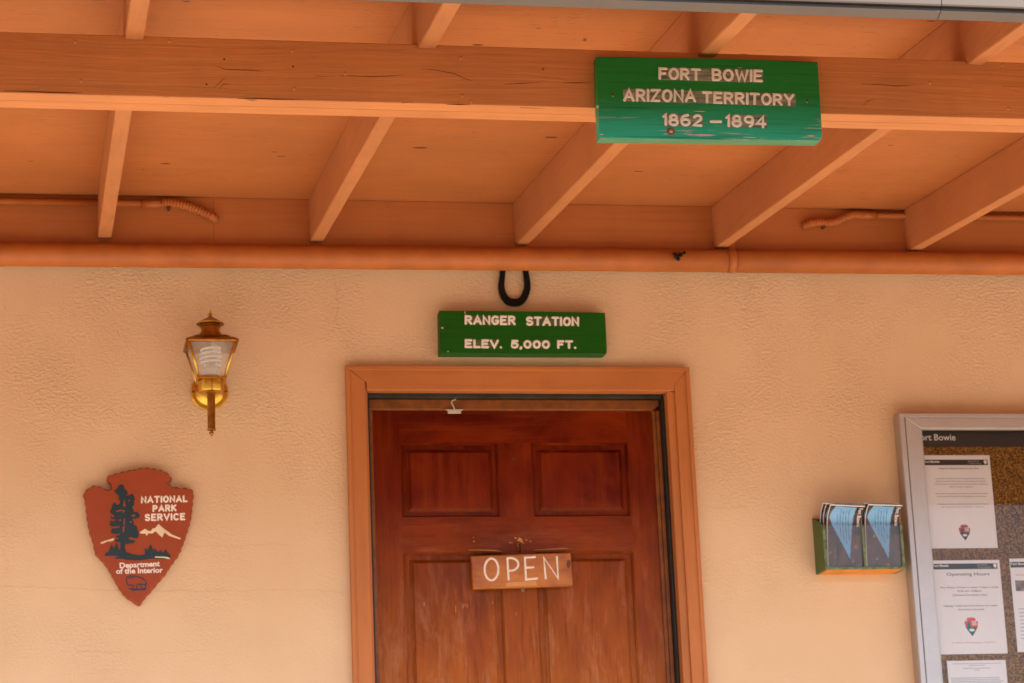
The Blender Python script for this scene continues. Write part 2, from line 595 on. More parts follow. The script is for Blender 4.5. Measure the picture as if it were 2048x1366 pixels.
def stroke(bm, pts, r, y, h, mi=0):
    """half-round bead of half-width r standing h proud (towards -Y) of the plane y, along an (x,z) polyline"""
    pts = [Vector((p[0], p[1])) for p in pts]
    P, R_, DN = [], [], []
    n = len(pts)
    closed = (pts[0] - pts[-1]).length < 1e-6
    dirs = [(pts[i + 1] - pts[i]).normalized() for i in range(n - 1)]
    nm = []
    for i in range(n):
        if closed and i in (0, n - 1):
            d = (dirs[0] + dirs[-1])
        else:
            d = dirs[min(i, n - 2)] + dirs[max(i - 1, 0)]
        if d.length < 1e-6:
            d = dirs[min(i, n - 2)].copy()
        nm.append(d.normalized())
    rings = []

    def ring(c, nn, rr, hh):
        pr = Vector((-nn.y, nn.x))
        out = []
        for k in range(7):
            a = PI * k / 6
            q = c + pr * (math.cos(a) * rr)
            out.append(bm.verts.new((q.x, y - math.sin(a) * hh - 0.0002, q.y)))
        rings.append(out)
    if not closed:
        for a in (80, 50, 25):
            a = math.radians(a)
            ring(pts[0] - nm[0] * (r * math.sin(a)), nm[0], r * math.cos(a), h * math.cos(a) ** 0.5)
    for i in range(n):
        k = 1.0
        if 0 < i < n - 1:
            k = 1 / max(0.55, math.sqrt((1 + dirs[i - 1].dot(dirs[i])) / 2))
        ring(pts[i], nm[i], r * k, h)
    if not closed:
        for a in (25, 50, 80):
            a = math.radians(a)
            ring(pts[-1] + nm[-1] * (r * math.sin(a)), nm[-1], r * math.cos(a), h * math.cos(a) ** 0.5)
    for a, b in zip(rings, rings[1:]):
        for k in range(6):
            f = bm.faces.new((a[k], b[k], b[k + 1], a[k + 1]))
            f.smooth = True
            f.material_index = mi


def arc(cx, cy, rx, ry, a0, a1, n=10):
    return [(cx + rx * math.cos(math.radians(a0 + (a1 - a0) * i / n)), cy + ry * math.sin(math.radians(a0 + (a1 - a0) * i / n))) for i in range(n + 1)]


# routed-sign alphabet on a unit-high cell: width, strokes
GL = {
    'A': (.80, [[(0, 0), (.40, 1), (.80, 0)], [(.15, .33), (.65, .33)]]),
    'B': (.66, [[(0, 0), (0, 1), (.36, 1)] + arc(.36, .76, .24, .24, 80, -80) + [(0, .52)], [(.36, .52)] + arc(.38, .26, .28, .26, 80, -80) + [(0, 0)]]),
    'C': (.72, [arc(.38, .5, .38, .5, 50, 310, 18)]),
    'D': (.70, [[(0, 0), (0, 1), (.3, 1)] + arc(.3, .5, .40, .5, 80, -80) + [(0, 0)]]),
    'E': (.60, [[(.60, 1), (0, 1), (0, 0), (.60, 0)], [(0, .52), (.48, .52)]]),
    'F': (.58, [[(.58, 1), (0, 1), (0, 0)], [(0, .52), (.46, .52)]]),
    'G': (.74, [arc(.38, .5, .38, .5, 50, 330, 18) + [(.72, .44), (.46, .44)]]),
    'I': (.0, [[(0, 0), (0, 1)]]),
    'K': (.66, [[(0, 0), (0, 1)], [(.62, 1), (0, .42)], [(.2, .6), (.66, 0)]]),
    'L': (.56, [[(0, 1), (0, 0), (.56, 0)]]),
    'N': (.68, [[(0, 0), (0, 1), (.68, 0), (.68, 1)]]),
    'O': (.74, [arc(.37, .5, .37, .5, 90, 450, 22)]),
    'P': (.62, [[(0, 0), (0, 1), (.34, 1)] + arc(.34, .74, .27, .26, 80, -80) + [(0, .48)]]),
    'R': (.66, [[(0, 0), (0, 1), (.34, 1)] + arc(.34, .75, .28, .25, 80, -80) + [(0, .50)], [(.30, .50), (.66, 0)]]),
    'S': (.64, [arc(.32, .75, .30, .25, 30, 270, 12) + arc(.32, .25, .32, .25, 90, -150, 12)[1:]]),
    'T': (.70, [[(0, 1), (.70, 1)], [(.35, 1), (.35, 0)]]),
    'V': (.76, [[(0, 1), (.38, 0), (.76, 1)]]),
    'W': (.98, [[(0, 1), (.24, 0), (.49, .80), (.74, 0), (.98, 1)]]),
    'Y': (.74, [[(0, 1), (.37, .48), (.74, 1)], [(.37, .48), (.37, 0)]]),
    'Z': (.66, [[(0, 1), (.66, 1), (0, 0), (.66, 0)]]),
    '0': (.62, [arc(.31, .5, .31, .5, 90, 450, 22)]),
    '1': (.18, [[(0, .80), (.18, 1), (.18, 0)]]),
    '2': (.60, [arc(.30, .72, .29, .28, 160, -30, 12) + [(.0, 0), (.60, 0)]]),
    '4': (.66, [[(.50, 0), (.50, 1), (0, .30), (.66, .30)]]),
    '5': (.60, [[(.56, 1), (.08, 1), (.04, .55)] + arc(.28, .32, .31, .32, 115, -150, 14)]),
    '6': (.62, [[(.48, 1)] + arc(.36, .5, .36, .46, 110, 175, 6) + arc(.31, .29, .31, .29, 180, 540, 18)[1:]]),
    '8': (.62, [arc(.31, .76, .25, .24, 90, 450, 16), arc(.31, .27, .31, .27, 90, 450, 18)]),
    '9': (.62, [arc(.31, .71, .31, .29, 0, 360, 18)[::-1] + arc(.26, .5, .36, .48, 0, -70, 6)[1:]]),
    '.': (.0, [[(0, .0), (0.001, .0)]]),
    ',': (.0, [[(0.02, .02), (-.05, -.18)]]),
    '-': (.62, [[(0, .46), (.62, .46)]]),
    ' ': (.30, []),
}


def routed(bm, text, bl, br, tl, y, sw, h, gap=0.36, jit=0.0, mi=0):
    """stroke text between baseline ends bl..br, cap height up to tl (all (x,z))"""
    bl, br, tl = Vector(bl), Vector(br), Vector(tl)
    up = tl - bl
    H = up.length
    g = gap
    tot = sum(GL[c][0] for c in text) + g * (len(text) - 1)
    inset = sw / 1.0
    ud = (br - bl)
    L = ud.length - 2 * inset
    ud.normalize()
    Hs = H - 2 * inset
    x = 0.0
    spans = []
    for ch in text:
        w, st = GL[ch]
        dx, dz, dr = (random.uniform(-jit, jit) for _ in range(3))
        for s in st:
            pts = []
            for (a, b) in s:
                aa = (a + dx * 0.5 + dr * (b - .5) * 0.5)
                bb = b + dz * 0.5
                q = bl + ud * (inset + (x + aa) / tot * L) + up.normalized() * (inset + bb * Hs)
                pts.append((q.x, q.y))
            stroke(bm, pts, sw, y, h, mi)
        spans.append((x / tot, (x + w) / tot, ch))
        x += w + g
    return spans


def bfont(bm, text, o, y, width=None, height=0.01, ang=0.0, align='CENTER', bold=0.0, mi=0, thick=0.0):
    """built-in font text, baseline origin o=(x,z), cap height = height, squeezed to width"""
    cu = D.curves.new('txt', 'FONT')
    cu.body = text
    cu.size = 1.0
    cu.align_x = align
    cu.offset = bold
    cu.resolution_u = 3
    ob = D.objects.new('txt', cu)
    COL.objects.link(ob)
    dg = bpy.context.evaluated_depsgraph_get()
    me = D.meshes.new_from_object(ob.evaluated_get(dg))
    b = NB()
    b.from_mesh(me)
    D.objects.remove(ob)
    D.curves.remove(cu)
    D.meshes.remove(me)
    if not b.verts:
        b.free()
        return
    x0 = min(v.co.x for v in b.verts); x1 = max(v.co.x for v in b.verts)
    s = height / 0.70
    sx = (width / (x1 - x0)) if width else s
    ca, sa = math.cos(ang), math.sin(ang)
    for v in b.verts:
        X, Z = v.co.x * sx, v.co.y * s
        v.co = Vector((o[0] + X * ca - Z * sa, y, o[1] + X * sa + Z * ca))
    bmesh.ops.recalc_face_normals(b, faces=b.faces)
    for f in b.faces:
        f.normal_update()
        if f.normal.y > 0:
            f.normal_flip()
    merge(bm, b, mi)


def catmull(pts, n=6, closed=True):
    out = []
    N = len(pts)
    for i in range(N if closed else N - 1):
        if closed:
            p = [Vector(pts[(i + k - 1) % N]) for k in range(4)]
        else:
            p = [Vector(pts[max(0, min(N - 1, i + k - 1))]) for k in range(4)]
        for j in range(n):
            t_ = j / n
            q = 0.5 * ((2 * p[1]) + (p[2] - p[0]) * t_ + (2 * p[0] - 5 * p[1] + 4 * p[2] - p[3]) * t_ ** 2 + (3 * p[1] - p[0] - 3 * p[2] + p[3]) * t_ ** 3)
            out.append(q)
    if not closed:
        out.append(Vector(pts[-1]))
    return out


def xz(px, py, y):
    p = at(px, py, y)
    return (p.x, p.z)


# ------------------------------------------------------------------ ground and porch floor
b = NB()
box(b, -600, 600, -600, 600, -1.6, -1.25)
struct(mk('ground', b, 'earth', loc=(0, 0, -1.25)))
b = NB()
box(b, -8, 12, -2.95, -0.002, -1.24, 0.0, 0.01)
struct(mk('porch_floor', b, 'concrete', loc=(0, -1.5, 0)))

# unseen ridge added behind the camera to block low sky in reflections
b = NB()
prev = None
for i in range(97):
    a = math.radians(170 + 200 * i / 96)
    hgt = 30 + 7 * math.sin(i * .31) + 6 * math.sin(i * .83 + 1) + 3 * math.sin(i * 2.1)
    cur = [b.verts.new((math.cos(a) * r, math.sin(a) * r, z)) for r, z in ((130, -1.3), (170, hgt * .55), (230, hgt), (330, -1.3))]
    if prev:
        for k in range(3):
            b.faces.new((prev[k], prev[k + 1], cur[k + 1], cur[k])).smooth = True
    prev = cur
bmesh.ops.recalc_face_normals(b, faces=b.faces)
struct(mk('sky_blocking_hills', b, plain('sky_blocking_hillside', (0.11, 0.085, 0.055), 0.95, vary=0.4, scale=0.05), loc=(0, -200, -1.3)))

# ------------------------------------------------------------------ stucco wall with the door opening
XL, XR = -6.0, 9.0
OX0, OX1, OZ = 0.757, 1.679, 2.055
b = NB()
ZT = 2.72


def wall_face(y, flip):
    xs = [XL, OX0, OX1, XR]; zs = [-1.3, OZ, ZT]
    vs = [[b.verts.new((x, y, z)) for x in xs] for z in zs]
    for j in range(2):
        for i in range(3):
            if j == 0 and i == 1:
                continue
            q = [vs[j][i], vs[j][i + 1], vs[j + 1][i + 1], vs[j + 1][i]]
            b.faces.new(q[::-1] if flip else q)
    return vs


f0 = wall_face(0.0, False)
f1 = wall_face(0.22, True)
for (j0, i0), (j1, i1) in (((0, 1), (1, 1)), ((1, 1), (1, 2)), ((1, 2), (0, 2)), ((0, 0), (1, 0)), ((1, 0), (2, 0)), ((2, 0), (2, 1)), ((2, 1), (2, 2)), ((2, 2), (2, 3)), ((2, 3), (1, 3)), ((1, 3), (0, 3)), ((0, 3), (0, 2)), ((0, 1), (0, 0))):
    b.faces.new((f0[j0][i0], f0[j1][i1], f1[j1][i1], f1[j0][i0]))
bmesh.ops.recalc_face_normals(b, faces=b.faces)
def hair(pts, w):
    P = [Vector(xz(x, y, 0)) for x, y in pts]
    P = [p_ + Vector((random.uniform(-1, 1), random.uniform(-1, 1))) * 0.0025 for p_ in catmull(P, 8, False)]
    for p0, p1 in zip(P, P[1:]):
        d = (p1 - p0).normalized()
        q = Vector((-d.y, d.x)) * w * random.uniform(0.4, 1)
        b.faces.new([b.verts.new((v.x, -0.0006, v.y)) for v in (p0 - q, p1 - q, p1 + q, p0 + q)]).material_index = 1


for pts, w in (([(668, 548), (672, 575), (676, 610), (671, 640)], .0006), ([(672, 640), (700, 700)], .0004), ([(0, 1172), (120, 1176), (250, 1180), (420, 1182), (560, 1180), (690, 1184)], .0004),
               ([(380, 1092), (470, 1092), (580, 1088)], .0004), ([(150, 1302), (300, 1306), (420, 1300)], .0003), ([(1400, 1010), (1440, 1016), (1500, 1013)], .0004), ([(1480, 620), (1530, 625)], .0004)):
    hair(pts, w)
for px, py, r in ((536, 815, .0032), (10, 615, .003), (1600, 560, .0022), (636, 1168, .0018), (1290, 600, .0016), (1560, 700, .0018), (90, 560, .0016), (1700, 640, .0022), (220, 880, .0014), (860, 575, .0018)):
    x_, z_ = xz(px, py, 0)
    vs_ = [(x_ + r * .6 * math.cos(a) * random.uniform(.6, 1), z_ + r * math.sin(a) * random.uniform(.6, 1)) for a in [i * PI / 5 for i in range(10)]]
    flat(b, vs_, -0.0007, 1)
for f in b.faces:
    if f.normal.length < .5:
        f.normal_update()
o = mk('stucco_wall', b, ['stucco', 'stucco_mark'], loc=(1.2, 0, 0))
tag(o, 'cream rough stucco wall around the door under the porch roof', 'wall')

# hidden room behind the door: nothing of it shows

# ------------------------------------------------------------------ porch roof
S_, Z0, RH = 0.1013, 2.4824, 0.130
RW = 0.0381
YB0, YB1 = -2.1228, -2.0316      # beam front and back
ZB0, ZB1 = 2.1435, 2.2766


def zr(y):
    return Z0 + S_ * y


SP = 0.6096


def rafter_bm():
    b = NB()
    y_in, y_out = -0.0415, -2.552
    pts = [(y_in, zr(y_in)), (YB1 + 0.001, zr(YB1)), (YB1 + 0.001, ZB1 + 0.001), (YB0 - 0.0015, ZB1 + 0.001), (YB0 - 0.0015, zr(YB0)), (y_out, zr(y_out)), (y_out, zr(y_out) + RH), (y_in, zr(y_in) + RH)]
    a = [b.verts.new((0, y, z)) for y, z in pts]
    c = [b.verts.new((RW, y, z)) for y, z in pts]
    n = len(pts)
    b.faces.new(a)
    b.faces.new(c[::-1])
    for i in range(n):
        b.faces.new((a[i], c[i], c[(i + 1) % n], a[(i + 1) % n]))
    bmesh.ops.recalc_face_normals(b, faces=b.faces)
    ed = [e for e in b.edges if abs(e.verts[0].co.x - e.verts[1].co.x) < 1e-6 and max(v.co.z - zr(v.co.y) for v in e.verts) < 0.01 and abs(e.verts[0].co.y - e.verts[1].co.y) > 0.3]
    bmesh.ops.bevel(b, geom=ed, offset=0.0018, segments=2, affect='EDGES')
    b.normal_update()
    bmesh.ops.triangulate(b, faces=[f for f in b.faces if len(f.verts) > 4])
    return b


RL = {-1: 'terracotta rafter left of the frame, furthest from the door',
      0: 'leftmost terracotta rafter in view, crossing above the thin conduit left of the lamp',
      1: 'second terracotta rafter from the left, ending above the wall between lamp and door',
      2: 'middle terracotta rafter ending above the horseshoe, running out behind the large green sign',
      3: 'terracotta rafter ending at the pipe clamp strap, right of the horseshoe',
      4: 'rightmost terracotta rafter in view, with the corrugated conduit end beside its foot',
      5: 'terracotta rafter past the right edge of the notice board, beyond the frame'}
first = None
for k in (0, 1, 2, 3, 4):
    if first is None:
        first = mk('rafter', rafter_bm(), 'rafter', loc=(0, 0, 0))
        o = first
    else:
        o = first.copy()
        COL.objects.link(o)
    o.location = (k * SP, 0, 0)
    tag(o, RL[k], 'rafter', 'rafters under the porch roof')
for k in (-3, -2, -1, 5, 6, 7, 8):
    o = first.copy()
    COL.objects.link(o)
    o.location = (k * SP, 0, 0)
    tag(o, 'terracotta rafter of the porch roof beyond the ' + ('left' if k < 0 else 'right') + ' edge of the view', 'rafter', 'rafters under the porch roof')

RX0, RX1 = -3.0, 6.6
t0 = thing('porch_roof', 'low sloping porch roof with terracotta painted underside above the rafters', 'roof', (1.8, -1.3, 2.5))
b = NB()
ya, yb = 0.0, -2.60
pts = [(ya, zr(ya) + RH + 0.0015), (yb, zr(yb) + RH + 0.0015), (yb, zr(yb) + RH + 0.02), (ya, zr(ya) + RH + 0.02)]
A = [b.verts.new((RX0, y, z)) for y, z in pts]; C_ = [b.verts.new((RX1, y, z)) for y, z in pts]
b.faces.new(A); b.faces.new(C_[::-1])
for i in range(4):
    b.faces.new((A[i], C_[i], C_[(i + 1) % 4], A[(i + 1) % 4]))
bmesh.ops.recalc_face_normals(b, faces=b.faces)
mk('soffit', b, 'soffit', t0)
b = NB()
ya, yb = 0.22, -2.64
pts = [(ya, zr(ya) + RH + 0.023), (yb, zr(yb) + RH + 0.023), (yb, zr(yb) + RH + 0.045), (ya, zr(ya) + RH + 0.045)]
A = [b.verts.new((RX0 - .05, y, z)) for y, z in pts]; C_ = [b.verts.new((RX1 + .05, y, z)) for y, z in pts]
b.faces.new(A); b.faces.new(C_[::-1])
for i in range(4):
    b.faces.new((A[i], C_[i], C_[(i + 1) % 4], A[(i + 1) % 4]))
bmesh.ops.recalc_face_normals(b, faces=b.faces)
mk('roofing', b, 'roofing', t0)
b = NB()
box(b, RX0, RX1, -2.572, -2.5535, 2.2, zr(-2.56) + RH - 0.006)
mk('fascia', b, 'ledger', t0)

# beam: two boards side by side with an open joint underneath
t0 = thing('porch_beam', 'thick terracotta beam across the porch, carrying the large green sign', 'beam', (1.8, -2.08, ZB0))
ym = (YB0 + YB1) / 2


def crack(b, pts, y, w, mi):
    """a tapering dark check in the face"""
    P = [Vector(p) for p in pts]
    n = len(P)
    for i in range(n - 1):
        w0 = w * (0.25 + 0.75 * math.sin(PI * (i + 0.15) / n)); w1 = w * (0.25 + 0.75 * math.sin(PI * (i + 1.15) / n)) if i < n - 2 else w * 0.15
        vs = [b.verts.new((p.x, y, p.y + s)) for p, s in ((P[i], -w0), (P[i + 1], -w1), (P[i + 1], w1), (P[i], w0))]
        b.faces.new(vs).material_index = mi


b = NB()
box(b, RX0, RX1, YB0, ym - 0.0020, ZB0, ZB1, 0.0022)
yf = YB0 - 0.0006
k41 = 700 / 1708
for pl, ox in (([(1050, 322), (1100, 338), (1165, 341), (1230, 343), (1290, 351)], 0), ([(1040, 430), (1070, 405), (1105, 372)], 0), ([(1065, 440), (1090, 412), (1130, 410)], 0), ([(1540, 372), (1640, 374)], 0),
               ([(0, 370), (60, 371), (140, 374), (220, 372), (320, 366)], 680), ([(400, 336), (470, 343), (560, 360), (610, 385), (650, 396)], 680), ([(800, 412), (900, 407), (980, 402)], 680), ([(1090, 404), (1160, 404), (1240, 400)], 680),
               ([(915, 410), (1000, 412), (1080, 420), (1190, 414)], 1348), ([(1600, 420), (1708, 424)], 1348), ([(1660, 440), (1690, 452)], 1348), ([(920, 520), (945, 492), (985, 485)], 1348), ([(930, 485), (960, 510)], 1348)):
    crack(b, [xz(ox + x * k41, y * k41, YB0) for x, y in pl], yf, 0.0008, 1)
# ragged lower and upper arris
for pl, ox in (([(20, 445), (120, 447), (230, 452), (330, 455), (400, 456)], 0), ([(1160, 483), (1250, 482), (1350, 486), (1480, 488)], 0), ([(300, 503), (360, 500)], 680), ([(520, 511), (580, 512), (640, 513)], 680), ([(880, 528), (1000, 531)], 680)):
    crack(b, [xz(ox + x * k41, y * k41 - 0.6, YB0) for x, y in pl], yf, 0.0013, 1)
for pl, ox in (([(1200, 486), (1230, 489), (1260, 489)], 0), ([(800, 474), (830, 476)], 0)):
    crack(b, [xz(ox + x * k41, y * k41, YB0) for x, y in pl], yf - 0.0003, 0.0024, 2)
# nail heads under paint and small holes
for x, y, ox in ((367, 203, 0), (395, 394, 0), (1428, 248, 0), (1436, 432, 0), (1685, 360, 0), (588, 282, 680), (596, 466, 680), (640, 495, 680), (1605, 318, 1348), (1632, 530, 1348), (1248, 405, 1348), (1195, 196, 680), (825, 200, 0)):
    p = at(ox + x * k41, y * k41, YB0)
    ball(b, (p.x, YB0, p.z), 0.0042, 0, 2, (1, 0.35, 1))
for x, y, ox in ((1094, 290, 0), (1008, 412, 0), (990, 338, 680), (1430, 325, 0)):
    p = at(ox + x * k41, y * k41, YB0)
    flat(b, [(p.x + 0.0022 * math.cos(a), p.z + 0.0022 * math.sin(a)) for a in [i * PI / 5 for i in range(10)]], yf - 0.0002, 1)
mk('front_board', b, ['beam', 'crack', 'chip'], t0)
b = NB()
box(b, RX0, RX1, ym + 0.0020, YB1, ZB0 + 0.0012, ZB1 - 0.001, 0.0022)
mk('back_board', b, 'beam', t0)

# ledger board against the wall
b = NB()
box(b, RX0, 0.3319, -0.041, -0.0005, 2.464, 2.6092, 0.0006)
box(b, 0.3325, RX1, -0.041, -0.0005, 2.464, 2.6092, 0.0006)
o = mk('ledger_board', b, 'ledger', loc=(1.8, -0.02, 2.464))
tag(o, 'dark terracotta ledger board fixed to the wall top behind the rafter feet', 'board')

# gutter
t0 = thing('roof_gutter', 'grey brown metal gutter along the porch roof edge, with one open joint', 'gutter', (1.8, -2.6, 2.183))
gp = [(-2.5735, 2.183), (-2.595, 2.1925), (-2.595, 2.2005), (-2.603, 2.2005), (-2.6035, 2.204), (-2.607, 2.318), (-2.613, 2.322), (-2.609, 2.327), (-2.602, 2.322), (-2.599, 2.206), (-2.577, 2.19), (-2.577, 2.325), (-2.5735, 2.325)]
sj = at(1880, 27, -2.59).x
for x0, x1, dz in ((RX0 - .03, sj - 0.0008, 0.0), (sj + 0.0008, RX1 + .03, 0.0003)):
    b = NB()
    A = [b.verts.new((x0, y, z + dz)) for y, z in gp]; C_ = [b.verts.new((x1, y, z + dz)) for y, z in gp]
    n = len(gp)
    for i in range(n):
        f = b.faces.new((A[i], C_[i], C_[(i + 1) % n], A[(i + 1) % n]))
        if i in (1, 2):
            f.material_index = 1
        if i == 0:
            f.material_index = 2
    for q in (b.faces.new(A), b.faces.new(C_[::-1])):
        pass
    b.normal_update()
    bmesh.ops.triangulate(b, faces=[f for f in b.faces if len(f.verts) > 4])
    bmesh.ops.recalc_face_normals(b, faces=b.faces)
    mk('gutter_length', b, ['gutter', 'gutter_shaded', 'gutter_lip_lit'], t0)

# ------------------------------------------------------------------ pipes
t0 = thing('wall_pipe', 'fat terracotta painted pipe running along the top of the stucco wall', 'pipe', (1.8, -0.055, 2.43))
PY = -0.053


def pz(x):
    return 2.4262 + (x + 0.27) * 0.0047


b = NB()
tube(b, [(x, PY, pz(x)) for x in (RX0, -1, 0, 1, 1.862)], 0.0348, 32)
mk('pipe_length', b, 'pipe', t0)
b = NB()
tube(b, [(x, PY, pz(x)) for x in (1.8635, 3, 4, RX1)], 0.0354, 32)
mk('pipe_length', b, 'pipe', t0)
b = NB()
zc = pz(1.868)
ring = []
for i in range(25):
    a = math.radians(-100 + i * 10.4)
    ring.append((-math.cos(a) * 0.0375 + PY, zc + math.sin(a) * 0.0375))
ring = [(PY - 0.0375 * math.cos(math.radians(a)), zc + 0.0375 * math.sin(math.radians(a))) for a in range(-90, 55, 6)] + [(PY - 0.016, 2.486), (PY - 0.013, 2.520)]
prev = None
for y, z in ring:
    cur = [b.verts.new((1.8675, y, z)), b.verts.new((1.8870, y, z))]
    if prev:
        b.faces.new((prev[0], prev[1], cur[1], cur[0])).smooth = True
    prev = cur
bmesh.ops.recalc_face_normals(b, faces=b.faces)
bmesh.ops.solidify(b, geom=list(b.faces), thickness=0.0012)
bmesh.ops.recalc_face_normals(b, faces=b.faces)
mk('clamp_strap', b, 'pipe', t0)


def flex(b, pts, r):
    P = catmull([(p[0], p[1], p[2]) for p in pts], 10, False)
    # resample evenly and corrugate
    L = [0]
    for i in range(1, len(P)):
        L.append(L[-1] + (P[i] - P[i - 1]).length)
    tot = L[-1]
    out, rr = [], []
    pitch = 0.0088
    N = int(tot / pitch) * 6
    j = 0
    for i in range(N + 1):
        s = tot * i / N
        while j < len(L) - 2 and L[j + 1] < s:
            j += 1
        f = (s - L[j]) / max(1e-9, L[j + 1] - L[j])
        out.append(P[j].lerp(P[j + 1], f))
        rr.append(r * (0.78 + 0.34 * abs(math.cos(PI * i / 6)) ** 0.6))
    tube(b, out, rr, 16)


t0 = thing('electrical_conduit', 'thin conduit on the left ledger, its corrugated end drooping to the right', 'conduit', (-0.2, -0.052, 2.58), 'electrical conduits on the ledger')
b = NB()
tube(b, [(RX0, -0.0535, 2.583), (0.13, -0.0535, 2.584)], 0.0092, 16)
mk('tube', b, 'pipe', t0)
b = NB()
tube(b, [(0.125, -0.052, 2.584), (0.188, -0.052, 2.584)], 0.0124, 16)
mk('fitting', b, 'pipe', t0)
b = NB()
pts = [at(x, y, -0.054) for x, y in ((324, 405), (345, 406.5), (365, 410), (385, 416), (405, 424), (424, 433), (430, 436))]
pts[-1].y = -0.043
flex(b, [tuple(p) for p in pts], 0.0122)
mk('corrugated_end', b, 'pipe', t0)
b = NB()
box(b, 0.198, 0.206, -0.062, -0.0405, 2.566, 2.575, 0.002)
mk('screw', b, 'crack', t0)
t0 = thing('electrical_conduit', 'thin conduit on the right ledger, its corrugated end snaking to the left', 'conduit', (2.4, -0.052, 2.58), 'electrical conduits on the ledger')
b = NB()
tube(b, [(2.335, -0.052, 2.588), (RX1, -0.052, 2.588)], 0.0092, 16)
mk('tube', b, 'pipe', t0)
b = NB()
tube(b, [(2.292, -0.052, 2.589), (2.345, -0.052, 2.588)], 0.0124, 16)
mk('fitting', b, 'pipe', t0)
b = NB()
pts = [at(x, y, -0.054) for x, y in ((1608, 451), (1622, 447), (1640, 445), (1658, 446), (1672, 443), (1690, 435), (1706, 430), (1724, 430))]
pts[0].y = -0.043
flex(b, [tuple(p) for p in pts], 0.0122)
mk('corrugated_end', b, 'pipe', t0)
b = NB()
p = at(1646, 455, -0.05)
box(b, p.x - .004, p.x + .004, -0.06, -0.0405, p.z - .004, p.z + .004, 0.002)
mk('screw', b, 'crack', t0)

# wasp nest on the pipe
b = NB()
for x, y, r, q in ((1354, 513, .0085, 0), (1350, 508, .006, 0), (1361, 509, .006, 0), (1368, 506, .005, 0), (1357, 518, .006, 0)):
    p = at(x, y, -0.090)
    ball(b, (p.x, -0.089, p.z), r, 0, 2, (1.1, 0.9, 0.95))
for x, y in ((1351, 509), (1357, 507), (1362, 511), (1356, 516), (1369, 505)):
    p = at(x, y, -0.097)
    tube(b, [(p.x, -0.092, p.z), (p.x, -0.1005, p.z - .001)], [0.0036, 0.0042], 8, 0, False)
for v in b.verts:
    v.co += Vector((random.uniform(-1, 1), random.uniform(-1, 1), random.uniform(-1, 1))) * 0.0008
o = mk('wasp_nest', b, 'nest', loc=tuple(at(1356, 512, -0.088)))
tag(o, 'small dark wasp nest clinging to the fat pipe left of its strap', 'nest')

# ------------------------------------------------------------------ horseshoe
b = NB()
ctr = [(1007, 530), (1005, 552), (1003, 573), (1007, 589), (1016, 601), (1028, 604.5), (1041, 602.5), (1050, 591), (1055, 573), (1053, 552), (1049, 530)]
P = catmull([xz(x, y, -0.012) for x, y in ctr], 6, False)
n = len(P)
ra = []
for i, p in enumerate(P):
    s = i / (n - 1)
    w = 0.0072 + 0.0040 * math.sin(PI * s) ** 1.2
    d = (P[min(i + 1, n - 1)] - P[max(0, i - 1)]).normalized()
    q = Vector((-d.y, d.x))
    a, c = p + q * w, p - q * w
    ra.append([b.verts.new((a.x, -0.0135, a.y)), b.verts.new((c.x, -0.0155, c.y)), b.verts.new((c.x, -0.0015, c.y)), b.verts.new((a.x, -0.0015, a.y))])
for a, c in zip(ra, ra[1:]):
    for k in range(4):
        b.faces.new((a[k], a[(k + 1) % 4], c[(k + 1) % 4], c[k]))
b.faces.new(ra[0]); b.faces.new(ra[-1][::-1])
bmesh.ops.recalc_face_normals(b, faces=b.faces)
bmesh.ops.bevel(b, geom=[e for e in b.edges if len(e.link_faces) == 2 and e.calc_face_angle() > 0.9], offset=0.0016, segments=2, affect='EDGES')
# nail heads in the fuller
for x, y in ((1003, 567), (1009, 593), (1054, 568), (1047, 594)):
    p = at(x, y, -0.015)
    ball(b, (p.x, -0.0145, p.z), 0.0018, 0, 1, (1, .6, 1))
o = mk('horseshoe', b, 'black_iron', loc=tuple(at(1028, 604, -0.01)), smooth=40)
tag(o, 'black iron horseshoe, open end up, on the wall above the door', 'horseshoe')


# ------------------------------------------------------------------ green signs
def sign_board(parent, corners, yf, th, mat, bev, chips=()):
    pts = [xz(x, y, yf) for x, y in corners]
    b = NB()
    prism(b, pts, yf, yf + th, bev, 0, 3)
    for px, py, w, h in chips:
        p = at(px, py, yf)
        crack(b, [(p.x - w, p.z), (p.x - w * .3, p.z + h * .2), (p.x + w * .4, p.z), (p.x + w, p.z + h * .1)], yf - 0.0003, h, 1)
    return mk('board', b, [mat, 'chip'], parent)


def bands(parent, quads, yf, mat):
    b = NB()
    for q in quads:
        flat(b, [xz(x, y, yf) for x, y in q], yf - 0.0004)
    return mk('worn_band', b, mat, parent)


YF = YB0 - 0.0315
t0 = thing('hanging_sign', 'large weathered green board lettered FORT BOWIE ARIZONA TERRITORY on the porch beam', 'sign', tuple(at(1418, 286, YF)))
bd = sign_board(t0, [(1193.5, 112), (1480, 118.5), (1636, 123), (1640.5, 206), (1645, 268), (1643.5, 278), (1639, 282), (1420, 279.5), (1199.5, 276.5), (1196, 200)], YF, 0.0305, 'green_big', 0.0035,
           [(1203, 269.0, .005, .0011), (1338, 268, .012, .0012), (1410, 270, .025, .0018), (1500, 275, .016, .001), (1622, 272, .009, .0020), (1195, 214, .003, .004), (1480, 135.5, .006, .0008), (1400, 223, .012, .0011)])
bands(t0, [[(1317, 136), (1526, 138.5), (1526, 165.5), (1317, 160)], [(1246, 178), (1591.5, 187.5), (1591, 213), (1247, 202.5)], [(1324, 227), (1406, 228.5), (1406, 253.5), (1331, 252.5)], [(1452, 229), (1533.5, 230.5), (1534, 256.5), (1455, 254)]], YF, 'band')
